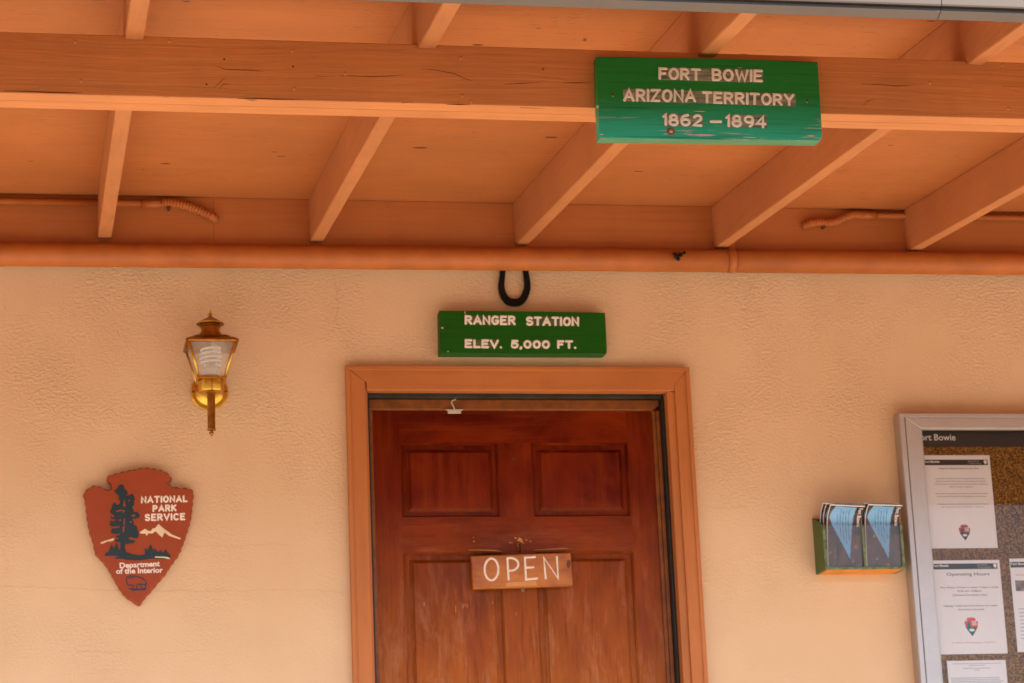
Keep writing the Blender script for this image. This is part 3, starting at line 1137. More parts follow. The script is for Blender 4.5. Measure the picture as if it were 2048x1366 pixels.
for wds in ([('FORT', (1316.5, 159.5), (1402, 161.5), (1316.5, 134.5)), ('BOWIE', (1423, 162), (1526, 165), (1423, 136.5))],
            [('ARIZONA', (1246, 203.5), (1392.5, 205), (1246, 177)), ('TERRITORY', (1403.5, 207), (1589, 212.5), (1403.5, 182))],
            [('1862', (1324, 252), (1405, 254), (1324, 226.5)), ('-', (1419, 254.5), (1444, 255), (1419, 230)), ('1894', (1450, 254.5), (1533, 257), (1450, 228.5))]):
    for w, bl, br, tl in wds:
        b = NB()
        routed(b, w, xz(*bl, YF), xz(*br, YF), xz(*tl, YF), YF - 0.0005, 0.0031, 0.0010, 0.34, 0.03)
        mk('lettering', b, 'letter', t0)
for x, y, m in ((1225.5, 189, 'rust'), (1613.5, 201, 'rust')):
    b = NB()
    p = at(x, y, YF)
    ball(b, (p.x, YF, p.z), 0.0032, 0, 2, (1, .35, 1))
    p2 = at(x + .6, y + 3.6, YF)
    ball(b, (p2.x, YF, p2.z), 0.0016, 1, 1, (1, .4, .8))
    mk('screw', b, [M['crack'], M['chip']], bd)
b = NB()
p = at(1341.5, 263, YF)
lathe(b, 0, 0, [(0.0, 0.0), (0.0085, 0.0), (0.0092, 0.0012), (0.0085, 0.0022), (0.0055, 0.0024), (0.0052, 0.0034), (0.0, 0.0036)], 20)
bmesh.ops.rotate(b, verts=b.verts, cent=(0, 0, 0), matrix=Matrix.Rotation(PI / 2, 3, 'X'))
bmesh.ops.translate(b, verts=b.verts, vec=(p.x, YF + 0.0005, p.z))
ball(b, (p.x, YF - 0.0030, p.z), 0.0048, 1, 2, (1, .35, 1))
mk('bolt_head', b, ['rust', 'steel'], bd)

YF = -0.045
t0 = thing('wall_sign', 'small dark green board lettered RANGER STATION above the door frame', 'sign', tuple(at(1046, 715, YF)))
sign_board(t0, [(879.5, 621), (1045, 622.5), (1210.5, 625), (1214.4, 700), (1213.5, 706), (1209.5, 708), (1045, 707.5), (881, 706.5)], YF, 0.0445, 'green_small', 0.0030,
           [(884.5, 656, .004, .003), (896, 703, .002, .002), (930, 626, .0012, .006)])
bands(t0, [[(934, 632), (1031, 633), (1031, 650.5), (934, 649.5)], [(1053, 633.5), (1158, 635), (1158, 652), (1053, 651)], [(930, 680), (994, 680.5), (994, 696.5), (930, 696)], [(1052, 681.5), (1099, 682), (1099, 697), (1052, 696.5)]], YF, 'band2')
for w, bl, br, tl in (('RANGER', (929, 649.5), (1031.5, 650.5), (929, 630)), ('STATION', (1051.5, 651.5), (1158.5, 652.5), (1051.5, 632.5)),
                      ('ELEV.', (929.5, 696), (1004, 697), (929.5, 678)), ('5,000', (1021.5, 697), (1100, 697.5), (1021.5, 679.5)), ('FT.', (1114, 697.5), (1152.5, 698), (1114, 680))):
    b = NB()
    routed(b, w, xz(*bl, YF), xz(*br, YF), xz(*tl, YF), YF - 0.0005, 0.0036, 0.0010, 0.36, 0.02)
    mk('lettering', b, 'letter', t0)

# ------------------------------------------------------------------ door frame
t0 = thing('door_frame', 'terracotta painted door casing set into the stucco wall', 'door frame', (1.218, 0, 0))
CX0, CX1, CZ = 0.7117, 1.7322, 2.110      # casing outside
IX0, IX1, IZ = 0.7655, 1.687, 2.041       # casing inside
YC = -0.021


def casing(pts, mat, axis):
    b = NB()
    prism(b, pts, YC, -0.0003, 0.0015)
    return b


b = casing([(CX0, CZ), (CX1, CZ), (IX1, 2.062), (IX1, IZ + 0.002), (IX0 + 0.004, IZ), (IX0 + 0.004, 2.066), (IX0, 2.066)], 'trim_h', 0)
# raised back band along the outer edge
box(b, CX0 - 0.003, CX1 + 0.003, YC - 0.004, -0.0005, CZ - 0.009, CZ + 0.003, 0.0012)
mk('head_casing', b, 'trim_h', t0)
b = casing([(CX0, CZ - 0.0008), (IX0 - 0.0008, 2.0655), (IX0 - 0.0008, 0.002), (CX0, 0.002)], 'trim_v', 2)
box(b, CX0 - 0.003, CX0 + 0.009, YC - 0.004, -0.0005, 0.002, CZ - 0.0095, 0.0012)
mk('side_casing', b, 'trim_v', t0)
b = casing([(CX1, CZ - 0.0008), (IX1 + 0.0008, 2.0615), (IX1 + 0.0008, 0.002), (CX1, 0.002)], 'trim_v', 2)
box(b, CX1 - 0.009, CX1 + 0.003, YC - 0.004, -0.0005, 0.002, CZ - 0.0095, 0.0012)
mk('side_casing', b, 'trim_v', t0)
# jambs lining the opening
b = NB()
box(b, OX0 + .001, 0.771, -0.013, 0.20, 0.002, 2.040, 0.001)
mk('jamb', b, 'trim_v', t0)
b = NB()
box(b, 1.665, OX1 - .001, -0.0128, 0.20, 0.002, 2.040, 0.001)
box(b, 1.672, 1.6876, -0.0130, -0.0006, 0.002, 2.0405, 0.0005)
mk('jamb', b, 'trim_v', t0)
b = NB()
box(b, OX0 + .001, OX1 - .001, -0.013, 0.016, 2.0405, OZ - .001, 0.001)
mk('head_jamb', b, 'trim_h', t0)
b = NB()
box(b, 0.7712, 1.6648, 0.030, 0.060, 2.032, 2.046, 0.001)
mk('head_strip', b, 'metal_strip', t0)
b = NB()
box(b, 0.7712, 1.6648, 0.0165, 0.2, 2.0462, OZ - .001)
box(b, 1.6555, 1.6648, 0.022, 0.075, 0.003, 2.0318, 0.003)
box(b, 0.7712, 0.7815, 0.028, 0.075, 0.003, 2.0318, 0.003)
mk('rubber_seal', b, 'seal', t0)
b = NB()
prism(b, [(0.7816, 2.0318), (1.6553, 2.0318), (1.6553, 2.013), (1.635, 1.999), (0.7816, 1.999)], 0.048, 0.062, 0.003)
mk('head_stop', b, 'door_edge', t0)
b = NB()
box(b, 1.633, 1.644, 0.052, 0.062, 0.003, 1.9985, 0.002)
box(b, 1.6445, 1.6552, 0.046, 0.064, 0.003, 1.9985, 0.002)
mk('side_stop', b, 'door_edge', t0)
b = NB()
box(b, 0.7817, 0.793, 0.050, 0.063, 0.003, 1.9985, 0.002)
mk('side_stop', b, 'door_edge', t0)

# ------------------------------------------------------------------ six-panel door
t0 = thing('panel_door', 'closed varnished red brown wooden panel door, faded towards the bottom', 'door', (1.218, 0.08, 0.005))
YD = 0.062
xs = [0.773, 0.872, 1.164, 1.261, 1.556, 1.663]
zs = [0.006, 0.20, 0.78, 0.90, 1.578, 1.680, 1.9035, 2.0455]
b = NB()
pans = []
for j in range(len(zs) - 1):
    for i in range(len(xs) - 1):
        x0, x1, z0, z1 = xs[i], xs[i + 1], zs[j], zs[j + 1]
        if i in (1, 3) and j in (1, 3, 5):
            # raised panel: step in, bevel up, small step, field
            loops = [(0.0, 0.0), (0.0015, -0.0006), (0.0058, 0.0060), (0.0064, 0.0190), (0.0085, 0.0190), (0.0290, 0.0060), (0.0296, 0.0005), (0.0325, -0.0002)]
            prev = None
            pb = NB()
            for ins, dep in loops:
                cur = [pb.verts.new((x, YD + dep, z)) for x, z in ((x0 + ins, z0 + ins), (x1 - ins, z0 + ins), (x1 - ins, z1 - ins), (x0 + ins, z1 - ins))]
                if prev:
                    for k in range(4):
                        pb.faces.new((prev[k], prev[(k + 1) % 4], cur[(k + 1) % 4], cur[k]))
                prev = cur
            pb.faces.new(prev)
            pans.append(pb)
        else:
            f = b.faces.new([b.verts.new((x, YD, z)) for x, z in ((x0, z0), (x1, z0), (x1, z1), (x0, z1))])
            if j % 2 == 0 and 0 < i < 4:
                f.material_index = 4
box(b, xs[0], xs[-1], YD + 0.012, YD + 0.045, zs[0], zs[-1])
for x0, x1, z0, z1 in ((xs[0], xs[-1], zs[0], zs[0]), (xs[0], xs[-1], zs[-1], zs[-1])):
    b.faces.new([b.verts.new(v) for v in ((x0, YD, z0), (x1, YD, z0), (x1, YD + .012, z0), (x0, YD + .012, z0))])
for x in (xs[0], xs[-1]):
    b.faces.new([b.verts.new(v) for v in ((x, YD, zs[0]), (x, YD, zs[-1]), (x, YD + .012, zs[-1]), (x, YD + .012, zs[0]))])
bmesh.ops.remove_doubles(b, verts=b.verts, dist=1e-5)
# thin joints between stiles and rails
for x, z0, z1 in ((0.872, 1.9035, 1.9985), (1.556, 1.9035, 1.9985)):
    pass
# bare patches where the sign swings against the stile
for x, y, r in ((1039, 1079, .0065), (1043, 1083, .004), (1031, 1076, .003), (1020, 1085, .0025), (1024, 1086, .0018), (1053, 1080, .0025), (1061, 1083, .002), (947, 1075, .0016), (948, 1083, .0022), (1047, 1086, .002)):
    p = at(x, y, YD)
    flat(b, [(p.x + r * (1 + .35 * math.sin(3 * a + x)) * math.cos(a), p.z + .75 * r * (1 + .3 * math.cos(2 * a + y)) * math.sin(a)) for a in [i * PI / 7 for i in range(14)]], YD - 0.0004, 1)
for pl in ([(936, 1100.5), (960, 1100), (990, 1101), (1003, 1103)], [(1067, 1100), (1100, 1098.5), (1125, 1097), (1138, 1097)]):
    crack(b, [xz(x, y, YD) for x, y in pl], YD - 0.0005, 0.0016, 1)
for px, py, l in ((911, 1218, .010), (926, 1212, .006), (930, 1210, .004), (934, 1212, .006), (848, 1208, .005), (985, 1205, .003), (1032, 1228, .004)):
    p = at(px, py, YD)
    b.faces.new([b.verts.new(v) for v in ((p.x - .0008, YD - .0004, p.z - l), (p.x + .0008, YD - .0004, p.z - l), (p.x + .0012, YD - .0004, p.z + l), (p.x, YD - .0004, p.z + l))]).material_index = 2
for px, py in ((1027, 918),):
    p = at(px, py, YD)
    flat(b, [(p.x + .003 * math.cos(a), p.z + .005 * math.sin(a)) for a in [i * PI / 5 for i in range(10)]], YD - 0.0004, 3)
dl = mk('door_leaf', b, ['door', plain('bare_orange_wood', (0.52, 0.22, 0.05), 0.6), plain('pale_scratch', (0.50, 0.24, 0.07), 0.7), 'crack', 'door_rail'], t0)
for pb in pans:
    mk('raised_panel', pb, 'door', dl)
b = NB()
p = at(1039, 1091, 0.04)
ball(b, (p.x, YD - 0.006, p.z + .004), 0.0052, 0, 2, (1, 1.1, 1))
tube(b, [(p.x, YD, p.z + .004), (p.x, YD - .020, p.z + .003), (p.x + .001, YD - .026, p.z - .004), (p.x + .001, YD - .024, p.z - .012), (p.x + .001, YD - .018, p.z - .020)], 0.0019, 8, 1)
mk('sign_hook', b, ['pine', 'black_iron'], dl)
b = NB()
p = at(1046, 1179.5, 0.045)
P = [(p.x + .0042 * math.cos(a), 0.045, p.z + .0042 * math.sin(a)) for a in [i * 2 * PI / 16 for i in range(17)]]
tube(b, P, 0.0011, 8)
tube(b, [(p.x, YD, p.z), (p.x, 0.049, p.z)], 0.0011, 8)
mk('eye_screw', b, 'steel', dl)

# hanging OPEN board
YO = 0.030
t0 = thing('open_sign', 'small orange brown wooden plaque reading OPEN, hung slightly crooked on the door', 'sign', tuple(at(1044, 1174, YO)))
b = NB()
prism(b, [xz(x, y, YO) for x, y in ((942, 1111.5), (1141.5, 1105), (1146, 1165), (1145, 1170.5), (1139, 1171.5), (946, 1178))], YO, YO + 0.018, 0.0035, 0, 2)
p = at(1137, 1128, YO)
flat(b, [(p.x + .006 * (1 + .2 * math.sin(2 * a)) * math.cos(a), p.z + .013 * math.sin(a)) for a in [i * PI / 8 for i in range(16)]], YO - 0.0004, 1)
flat(b, [xz(x, y, YO) for x, y in ((1013, 1165), (1072, 1162), (1074, 1171), (1011, 1173))], YO - 0.0004, 2)
mk('board', b, ['pine', plain('dark_wood_knot', (0.12, 0.035, 0.008), 0.6, vary=0.4), plain('pale_wood_repair', (0.56, 0.24, 0.07), 0.55)], t0)
b = NB()
zo = lambda x, y: xz(920 + x * 0.12695, 1060 + y * 0.12695, YO)
for pl in ([zo(*q) for q in arc(495, 620, 108, 172, 90, 450, 26)],
           [zo(765, 780), zo(745, 445)], [zo(*q) for q in [(745, 445), (800, 440)] + [(800 + 118 * math.sin(a), 540 - 100 * math.cos(a)) for a in [i * PI / 10 for i in range(1, 10)]] + [(800, 640), (765, 640)]],
           [zo(1180, 425), zo(1020, 435), zo(1040, 780), zo(1215, 762)], [zo(1030, 595), zo(1155, 585)],
           [zo(1350, 760), zo(1318, 430), zo(1545, 765), zo(1525, 425)]):
    stroke(b, pl, 0.0031, YO - 0.0004, 0.0010)
mk('lettering', b, 'letter_open', t0)

# door contact switch with its wire
t0 = thing('door_sensor', 'small white plastic contact with a curled wire at the top of the door', 'sensor', tuple(at(909, 822, 0.045)))
b = NB()
p = at(909, 823, 0.04)
box(b, p.x - .0195, p.x + .0195, 0.040, 0.0475, p.z - .005, p.z + .004, 0.001)
box(b, p.x - .0255, p.x + .0255, 0.0395, 0.0475, p.z + .0042, p.z + .0068, 0.0008)
mk('magnet', b, 'white_plastic', t0)
b = NB()
w = [at(x, y, yy) for x, y, yy in ((909, 818, .040), (906, 811, .036), (903, 806, .034), (905, 801, .034), (910, 799, .036), (911, 795, .044))]
tube(b, catmull([tuple(q) for q in w], 5, False), 0.0019, 8)
mk('wire', b, 'white_plastic', t0)

# ------------------------------------------------------------------ wall lantern
LX, LY = 0.3135, -0.12
t0 = thing('wall_lantern', 'brass coach lantern with clear panes and a spiral bulb, left of the door', 'lamp', (0.317, 0, 2.036))
kz = 0.000311


def lz(zy):      # height read from the enlarged view
    return 2.2465 - (zy - 100) * kz


b = NB()
lathe(b, 0, 0, [(0.0, 0.0), (0.0535, 0.0), (0.0535, 0.004), (0.050, 0.008), (0.041, 0.009), (0.039, 0.012), (0.037, 0.013), (0.030, 0.020), (0.018, 0.025), (0.0, 0.027)], 40)
bmesh.ops.rotate(b, verts=b.verts, cent=(0, 0, 0), matrix=Matrix.Rotation(PI / 2, 3, 'X'))
bmesh.ops.translate(b, verts=b.verts, vec=(0.317, -0.0008, 2.036))
bp = mk('back_plate', b, 'brass', t0, smooth=35)
for sx in (-1, 1):
    b = NB()
    ball(b, (0.317 + sx * .0465, -0.0095, 2.0365), 0.0042, 0, 2, (1, .6, 1))
    mk('screw', b, 'bronze', bp)
b = NB()
tube(b, [(0.3165, -0.022, 2.030), (0.315, -0.06, 2.026), (LX, -0.105, 2.028)], 0.011, 16)
mk('arm', b, 'brass', t0)
b = NB()
lathe(b, LX, LY, [(0.0, lz(1278)), (0.0022, lz(1274)), (0.0030, lz(1262)), (0.0065, lz(1250)), (0.0065, lz(1240)), (0.0030, lz(1232)), (0.0035, lz(1226)), (0.0120, lz(1219)), (0.0128, lz(1212)), (0.0108, lz(1204)),
                  (0.0112, lz(880)), (0.0150, lz(872)), (0.0150, lz(858)), (0.012, lz(850)), (0.0, lz(848))], 28)
mk('tail', b, 'bronze', t0, smooth=35)
b = NB()
lathe(b, LX, LY, [(0.0, (lz(856) - .004)), (0.016, (lz(854) - .006)), (0.034, (lz(838) - .009)), (0.0365, (lz(825) - .009)), (0.0365, (lz(742) - .009)), (0.034, (lz(737) - .009)), (0.0, (lz(736) - .009))], 40)
box(b, LX - 0.0008, LX + 0.0012, LY - 0.0372, LY - 0.030, (lz(848) - .009), (lz(738) - .009), 0, 1)
mk('cup', b, ['brass', 'crack'], t0, smooth=35)
b = NB()
lathe(b, LX, LY, [(0.0385, (lz(736) - .0095)), (0.0415, (lz(733) - .0095)), (0.0415, (lz(720) - .0095)), (0.0385, (lz(716) - .0095))], square=True)
mk('base_plate', b, 'brass', t0)
TB, TT, zb, zt = 0.0375, 0.0650, lz(717) - .0095, lz(374) - .0165
for sx, sy in ((-1, -1), (1, -1), (1, 1), (-1, 1)):
    b = NB()
    tube(b, [(LX + sx * TB, LY + sy * TB, zb), (LX + sx * TT, LY + sy * TT, zt)], 0.0036, 8)
    mk('corner_bar', b, 'brass', t0)
for (ax, ay), (cx_, cy_) in (((-1, -1), (1, -1)), ((1, -1), (1, 1)), ((1, 1), (-1, 1)), ((-1, 1), (-1, -1))):
    b = NB()
    k = 0.985
    b.faces.new([b.verts.new(v) for v in ((LX + ax * TB * k, LY + ay * TB * k, zb + .001), (LX + cx_ * TB * k, LY + cy_ * TB * k, zb + .001), (LX + cx_ * TT * k, LY + cy_ * TT * k, zt), (LX + ax * TT * k, LY + ay * TT * k, zt))])
    mk('glass_pane', b, 'lamp_glass', t0)
b = NB()
lathe(b, LX, LY, [(0.0655, (lz(392) - .0165)), (0.0720, (lz(391) - .0165)), (0.0745, (lz(384) - .0165)), (0.0732, (lz(364) - .0165)), (0.0660, (lz(346) - .0165)), (0.0550, (lz(335) - .0165)), (0.0525, (lz(322) - .0165)), (0.0490, (lz(313) - .0165)), (0.0000, (lz(312) - .0165))], square=True)
bmesh.ops.bevel(b, geom=[e for e in b.edges if e.calc_length() < 0.03], offset=0.006, segments=3, affect='EDGES')
mk('hood', b, 'bronze', t0, smooth=35)
b = NB()
lathe(b, LX, LY, [(0.0, lz(370)), (0.031, lz(370)), (0.031, lz(314)), (0.0265, lz(309)), (0.0265, lz(262)), (0.030, lz(256)), (0.0295, lz(247)), (0.026, lz(243)), (0.026, lz(238)), (0.0385, lz(232)), (0.0395, lz(226)), (0.036, lz(218)), (0.022, lz(190)), (0.010, lz(166)), (0.0055, lz(155)), (0.0, lz(154))], 36)
cc = mk('chimney_cap', b, 'bronze', t0, smooth=30)
b = NB()
lathe(b, LX, LY, [(0.0, lz(157)), (0.0058, lz(155)), (0.0045, lz(148)), (0.0068, lz(138)), (0.0050, lz(126)), (0.0022, lz(120)), (0.0038, lz(112)), (0.0022, lz(103)), (0.0, lz(99))], 20)
mk('finial', b, 'brass', cc, smooth=50)
b = NB()
lathe(b, LX, LY, [(0.0, lz(712)), (0.0225, lz(712)), (0.0235, lz(700)), (0.0225, lz(655)), (0.017, lz(640)), (0.0, lz(638))], 28)
H = []
for i in range(105):
    a = i / 104
    th = a * 2 * PI * 4.2
    r = 0.0250 + 0.003 * math.sin(PI * min(1, a * 1.1))
    H.append((LX + r * math.cos(th), LY + r * math.sin(th), lz(606) - .003 + a * (lz(440) - lz(606))))
tube(b, H, 0.0047, 10)
for s in (-1, 1):
    tube(b, [(LX + s * .008, LY, lz(642)), (LX + s * .009, LY, lz(615)), (LX + s * .018, LY - .006, lz(608))], 0.0054, 10)
mk('spiral_bulb', b, 'bulb', t0, smooth=50)

# ------------------------------------------------------------------ arrowhead emblem
YS = -0.030
kA = 280 / 1195


def sp(zx, zy, y=YS):
    return xz(140 + zx * kA, 910 + zy * kA, y)


t0 = thing('arrowhead_plaque', 'red arrowhead shaped plaque with dark tree, hung on the wall below the lantern', 'plaque', tuple(at(279, 1210, -0.0)))
OUT = [(545, 118), (610, 103), (685, 102), (750, 115), (820, 138), (868, 185), (858, 215), (845, 240), (862, 262), (905, 268), (960, 275), (1015, 275), (1058, 312), (1052, 400), (1045, 490), (1030, 570), (1000, 670), (965, 770), (930, 850), (880, 920), (820, 1010), (765, 1075), (690, 1165), (640, 1220), (593, 1281),
       (540, 1250), (480, 1210), (430, 1150), (370, 1050), (320, 960), (265, 890), (218, 840), (195, 740), (165, 650), (148, 560), (138, 480), (128, 400), (115, 325), (150, 285), (205, 253), (260, 266), (310, 290), (345, 282), (350, 258), (325, 225), (312, 190), (345, 163), (400, 150), (470, 130)]
P = catmull(OUT, 5)
n = len(P)
nor = []
for i in range(n):
    d = P[(i + 4) % n] - P[i - 4]
    nor.append(Vector((d.y, -d.x)).normalized())      # outwards in picture axes (y down), outline clockwise
acc = 0
b = NB()
rings = [[], [], [], [], []]
for i in range(n):
    acc += (P[i] - P[i - 1]).length
    sc = 4.6 * math.sin(acc * 2 * PI / 62 + 1.2 * math.sin(acc / 170))
    for j, (off, y) in enumerate(((sc * 0.6 - 2, -0.0012), (sc, -0.012), (sc - 3, -0.020), (-9 + sc * 1.2, -0.0268), (-15 + sc * .6, YS))):
        q = P[i] + nor[i] * off
        X, Z = sp(q.x, q.y)
        rings[j].append(b.verts.new((X, y, Z)))
for a, c in zip(rings, rings[1:]):
    for i in range(n):
        f = b.faces.new((a[i], a[(i + 1) % n], c[(i + 1) % n], c[i]))
        f.smooth = True
ff = b.faces.new(rings[4])
fb = b.faces.new(rings[0][::-1])
b.normal_update()
bmesh.ops.triangulate(b, faces=[ff, fb])
bmesh.ops.recalc_face_normals(b, faces=b.faces)
mk('shield', b, 'shield', t0)
TREE = [(440, 250), (462, 262), (460, 285), (490, 310), (492, 335), (470, 350), (500, 345), (535, 330), (545, 350), (555, 380), (545, 400), (550, 420), (530, 450), (545, 470), (540, 487), (580, 490), (597, 515), (590, 535), (560, 545), (530, 548), (545, 570), (540, 590), (570, 610), (580, 650), (588, 680), (580, 710), (550, 712), (520, 700), (500, 705), (510, 725), (550, 728), (555, 745), (535, 757), (505, 752), (500, 768), (475, 755), (468, 790), (480, 830), (540, 850), (600, 857), (640, 850), (635, 805), (650, 797), (655, 815), (668, 800), (690, 760), (705, 800), (715, 815), (725, 798), (740, 820), (760, 830), (770, 808), (785, 828), (798, 832), (815, 803), (835, 835), (858, 858), (853, 880), (800, 890), (700, 885), (600, 900), (560, 900), (480, 895), (440, 885), (400, 887), (380, 878), (420, 865), (400, 861), (300, 862), (298, 845), (330, 825), (345, 785), (355, 763), (370, 790), (378, 800), (388, 762), (400, 752), (415, 790), (420, 812), (429, 800), (430, 765), (425, 742), (400, 745), (380, 735), (390, 722), (420, 715), (390, 700), (392, 690), (420, 685), (430, 673), (380, 675), (350, 665), (355, 630), (400, 625), (425, 618), (425, 608), (360, 612), (335, 600), (345, 578), (340, 563), (380, 567), (392, 552), (350, 545), (345, 525), (372, 512), (350, 500), (340, 480), (360, 452), (355, 440), (370, 415), (385, 405), (395, 425), (420, 420), (430, 400), (410, 370), (420, 355), (380, 315), (378, 300), (400, 290), (410, 265)]
b = NB()
prism(b, [sp(*q) for q in TREE], YS - 0.0012, YS - 0.0002)
for pl in ([(463, 375), (474, 440), (452, 440)], [(392, 478), (440, 466), (446, 476), (400, 488)], [(450, 472), (466, 472), (462, 492), (450, 490)], [(520, 520), (545, 508), (562, 518), (540, 530)], [(412, 556), (436, 548), (432, 562)], [(458, 545), (468, 545), (466, 600), (458, 600)], [(452, 610), (466, 606), (462, 655), (450, 665)],
           [(352, 523), (372, 515), (378, 525), (360, 535)], [(496, 392), (508, 380), (512, 398)], [(505, 570), (530, 562), (522, 580)]):
    flat(b, [sp(*q) for q in pl], YS - 0.0015, 1)
mk('pine_relief', b, ['shield_dark', 'shield'], t0)
b = NB()
for pl in ([(595, 660), (640, 630), (670, 648), (690, 650), (705, 628), (725, 625), (755, 590), (790, 620), (830, 650), (870, 680), (945, 710), (942, 721), (890, 705), (840, 688), (810, 662), (800, 672), (788, 705), (765, 685), (740, 660), (730, 650), (700, 672), (670, 668), (655, 690), (640, 670), (625, 672), (600, 669)],
           [(260, 748), (300, 732), (370, 711), (381, 718), (360, 735), (320, 738), (285, 755), (263, 757)]):
    prism(b, [sp(*q) for q in pl], YS - 0.0010, YS - 0.0002)
    mk('mountain_relief', b, 'shield_cream', t0)
    b = NB()
prism(b, [sp(*q) for q in [(725, 867), (800, 868), (835, 872), (855, 884), (845, 889), (800, 880), (725, 877)]], YS - 0.0020, YS - 0.0013)
mk('river_relief', b, 'shield_cream', t0)
b = NB()
for pl in ([(640, 1150), (645, 1120), (650, 1090), (630, 1065), (590, 1043), (540, 1033), (500, 1036), (482, 1058), (485, 1090), (500, 1113), (525, 1108), (545, 1130)], [(570, 1135), (575, 1105), (600, 1108), (610, 1130)], [(600, 1103), (638, 1108)], [(508, 1140), (560, 1146), (640, 1142)], [(525, 1154), (590, 1151), (632, 1152)], [(505, 1055), (525, 1045), (545, 1048)]):
    stroke(b, [sp(*q) for q in catmull(pl, 4, False)], 0.0016, YS, 0.0008)
mk('bison_outline', b, 'shield_blue', t0)
b = NB()
for w, bl, br, tl in (('NATIONAL', (605, 413), (1005, 402), (605, 352)), ('PARK', (704, 487), (910, 480), (704, 427)), ('SERVICE', (638, 565), (985, 556), (637, 502))):
    routed(b, w, sp(*bl), sp(*br), sp(*tl), YS - 0.0001, 0.0025, 0.0008, 0.42, 0.01)
    mk('lettering', b, 'shield_white', t0)
    b = NB()
for w, x0, x1, y0, y1, hh in (('Department', 422, 765, 965, 948, 44), ('of the Interior', 392, 792, 1014, 1003, 44)):
    a, c = sp((x0 + x1) / 2, (y0 + y1) / 2), sp(x1, y1)
    e = sp(x0, y0)
    bfont(b, w, a, YS - 0.0009, math.hypot(c[0] - e[0], c[1] - e[1]), hh * kA * 0.00142, math.atan2(c[1] - e[1], c[0] - e[0]), bold=0.030)
    mk('lettering', b, 'shield_white', t0)
    b = NB()

# ------------------------------------------------------------------ leaflet rack
t0 = thing('leaflet_rack', 'green wooden leaflet rack with two clear fronted pockets on the wall', 'rack', (2.21, 0, 1.49))
RXA, RXB, RYF = 2.089, 2.334, -0.092
zq0 = 1.491
b = NB()
box(b, RXA + .008, RXB - .008, -0.010, -0.0008, zq0 + .0062, 1.656, 0.001)
mk('back_panel', b, 'rack', t0)
for xa, nm in ((RXA, 'side_panel'), (RXB - .0078, 'side_panel')):
    b = NB()
    pr = [(-0.0008, zq0 + .0005), (RYF, zq0 + .0005), (RYF, 1.622), (-0.0008, 1.660)]
    A = [b.verts.new((xa, y, z)) for y, z in pr]; C_ = [b.verts.new((xa + .0078, y, z)) for y, z in pr]
    b.faces.new(A); b.faces.new(C_[::-1])
    for i in range(4):
        f = b.faces.new((A[i], C_[i], C_[(i + 1) % 4], A[(i + 1) % 4]))
        if i == 1:
            f.material_index = 1
    bmesh.ops.recalc_face_normals(b, faces=b.faces)
    mk(nm, b, ['rack', 'rack_worn'], t0)
b = NB()
box(b, RXA + .008, RXB - .008, RYF + .001, -0.0008, zq0, zq0 + .006)
mk('bottom_panel', b, 'raw_ply', t0)
b = NB()
xm = at(1600 + 890 * .1464, 1120, RYF).x
box(b, xm - .0035, xm + .0035, RYF, -0.011, zq0 + .0062, 1.622)
mk('divider', b, 'rack_worn', t0)
b = NB()
box(b, RXA + .0005, RXB - .0005, RYF - .0045, RYF - .0005, zq0 - .001, zq0 + .0065, 0.001)
mk('front_rail', b, 'rack_worn', t0)
for xa, xb in ((RXA + .0082, xm - .0037), (xm + .0037, RXB - .0082)):
    b = NB()
    box(b, xa, xb, RYF, RYF + .002, zq0 + .0068, 1.6215)
    mk('clear_front', b, 'acrylic', t0)


def inpoly(x, y, pl):
    r = False
    for i in range(len(pl)):
        (x1, y1), (x2, y2) = pl[i], pl[i - 1]
        if (y1 > y) != (y2 > y) and x < (x2 - x1) * (y - y1) / (y2 - y1) + x1:
            r = not r
    return r


BW = 0.105
VB = 0.124
BLUE = [(.17, .190), (.78, .188), (.735, .128), (.715, .11), (.655, .028), (.46, .068), (.17, .124), (.06, .150), (.09, .166)]


def bend(u, v, depth):
    """leaflet surface: upright in the pocket, drooping forward above the rim"""
    if v < VB:
        return Vector((u * BW, 0, v))
    s = v - VB
    R_ = 0.055
    a = min(s / R_, 0.95)
    y = -R_ * (1 - math.cos(a)); z = R_ * math.sin(a)
    e = s - a * R_
    return Vector((u * BW, y - e * math.sin(a), VB + z + e * math.cos(a)))


def leaflet_bm(L, printed):
    b = NB()
    NU, NV = 56, 100
    vs = [[b.verts.new(bend(i / NU, L * j / NV, 0)) for i in range(NU + 1)] for j in range(NV + 1)]
    bk = [[None] * (NU + 1) for _ in range(NV + 1)]
    for j in range(NV):
        for i in range(NU):
            u, v = (i + .5) / NU, L * (j + .5) / NV
            f = b.faces.new((vs[j][i], vs[j][i + 1], vs[j + 1][i + 1], vs[j + 1][i]))
            mi = 1                                   # brown landscape
            if v > L - 0.003 or u < 0.012:
                mi = 0
            elif inpoly(u, v, BLUE):
                mi = 2
                for k, (ua, v0, v1) in enumerate(((.63, .085, .180), (.55, .075, .176), (.47, .082, .172), (.39, .095, .178), (.31, .118, .160))):
                    if abs(u - ua + (v - .12) * .5) < .011 and v0 < v < v1:
                        mi = 3
            elif u > .79 and v > .10:
                mi = 4
            elif v > L - 0.008:
                mi = 4
            f.material_index = mi
            f.smooth = True
    return b


bt = NB()
bfont(bt, 'Fort Bowie', (0, 0), 0, 0.060, 0.0115, 0, 'LEFT', 0.012)
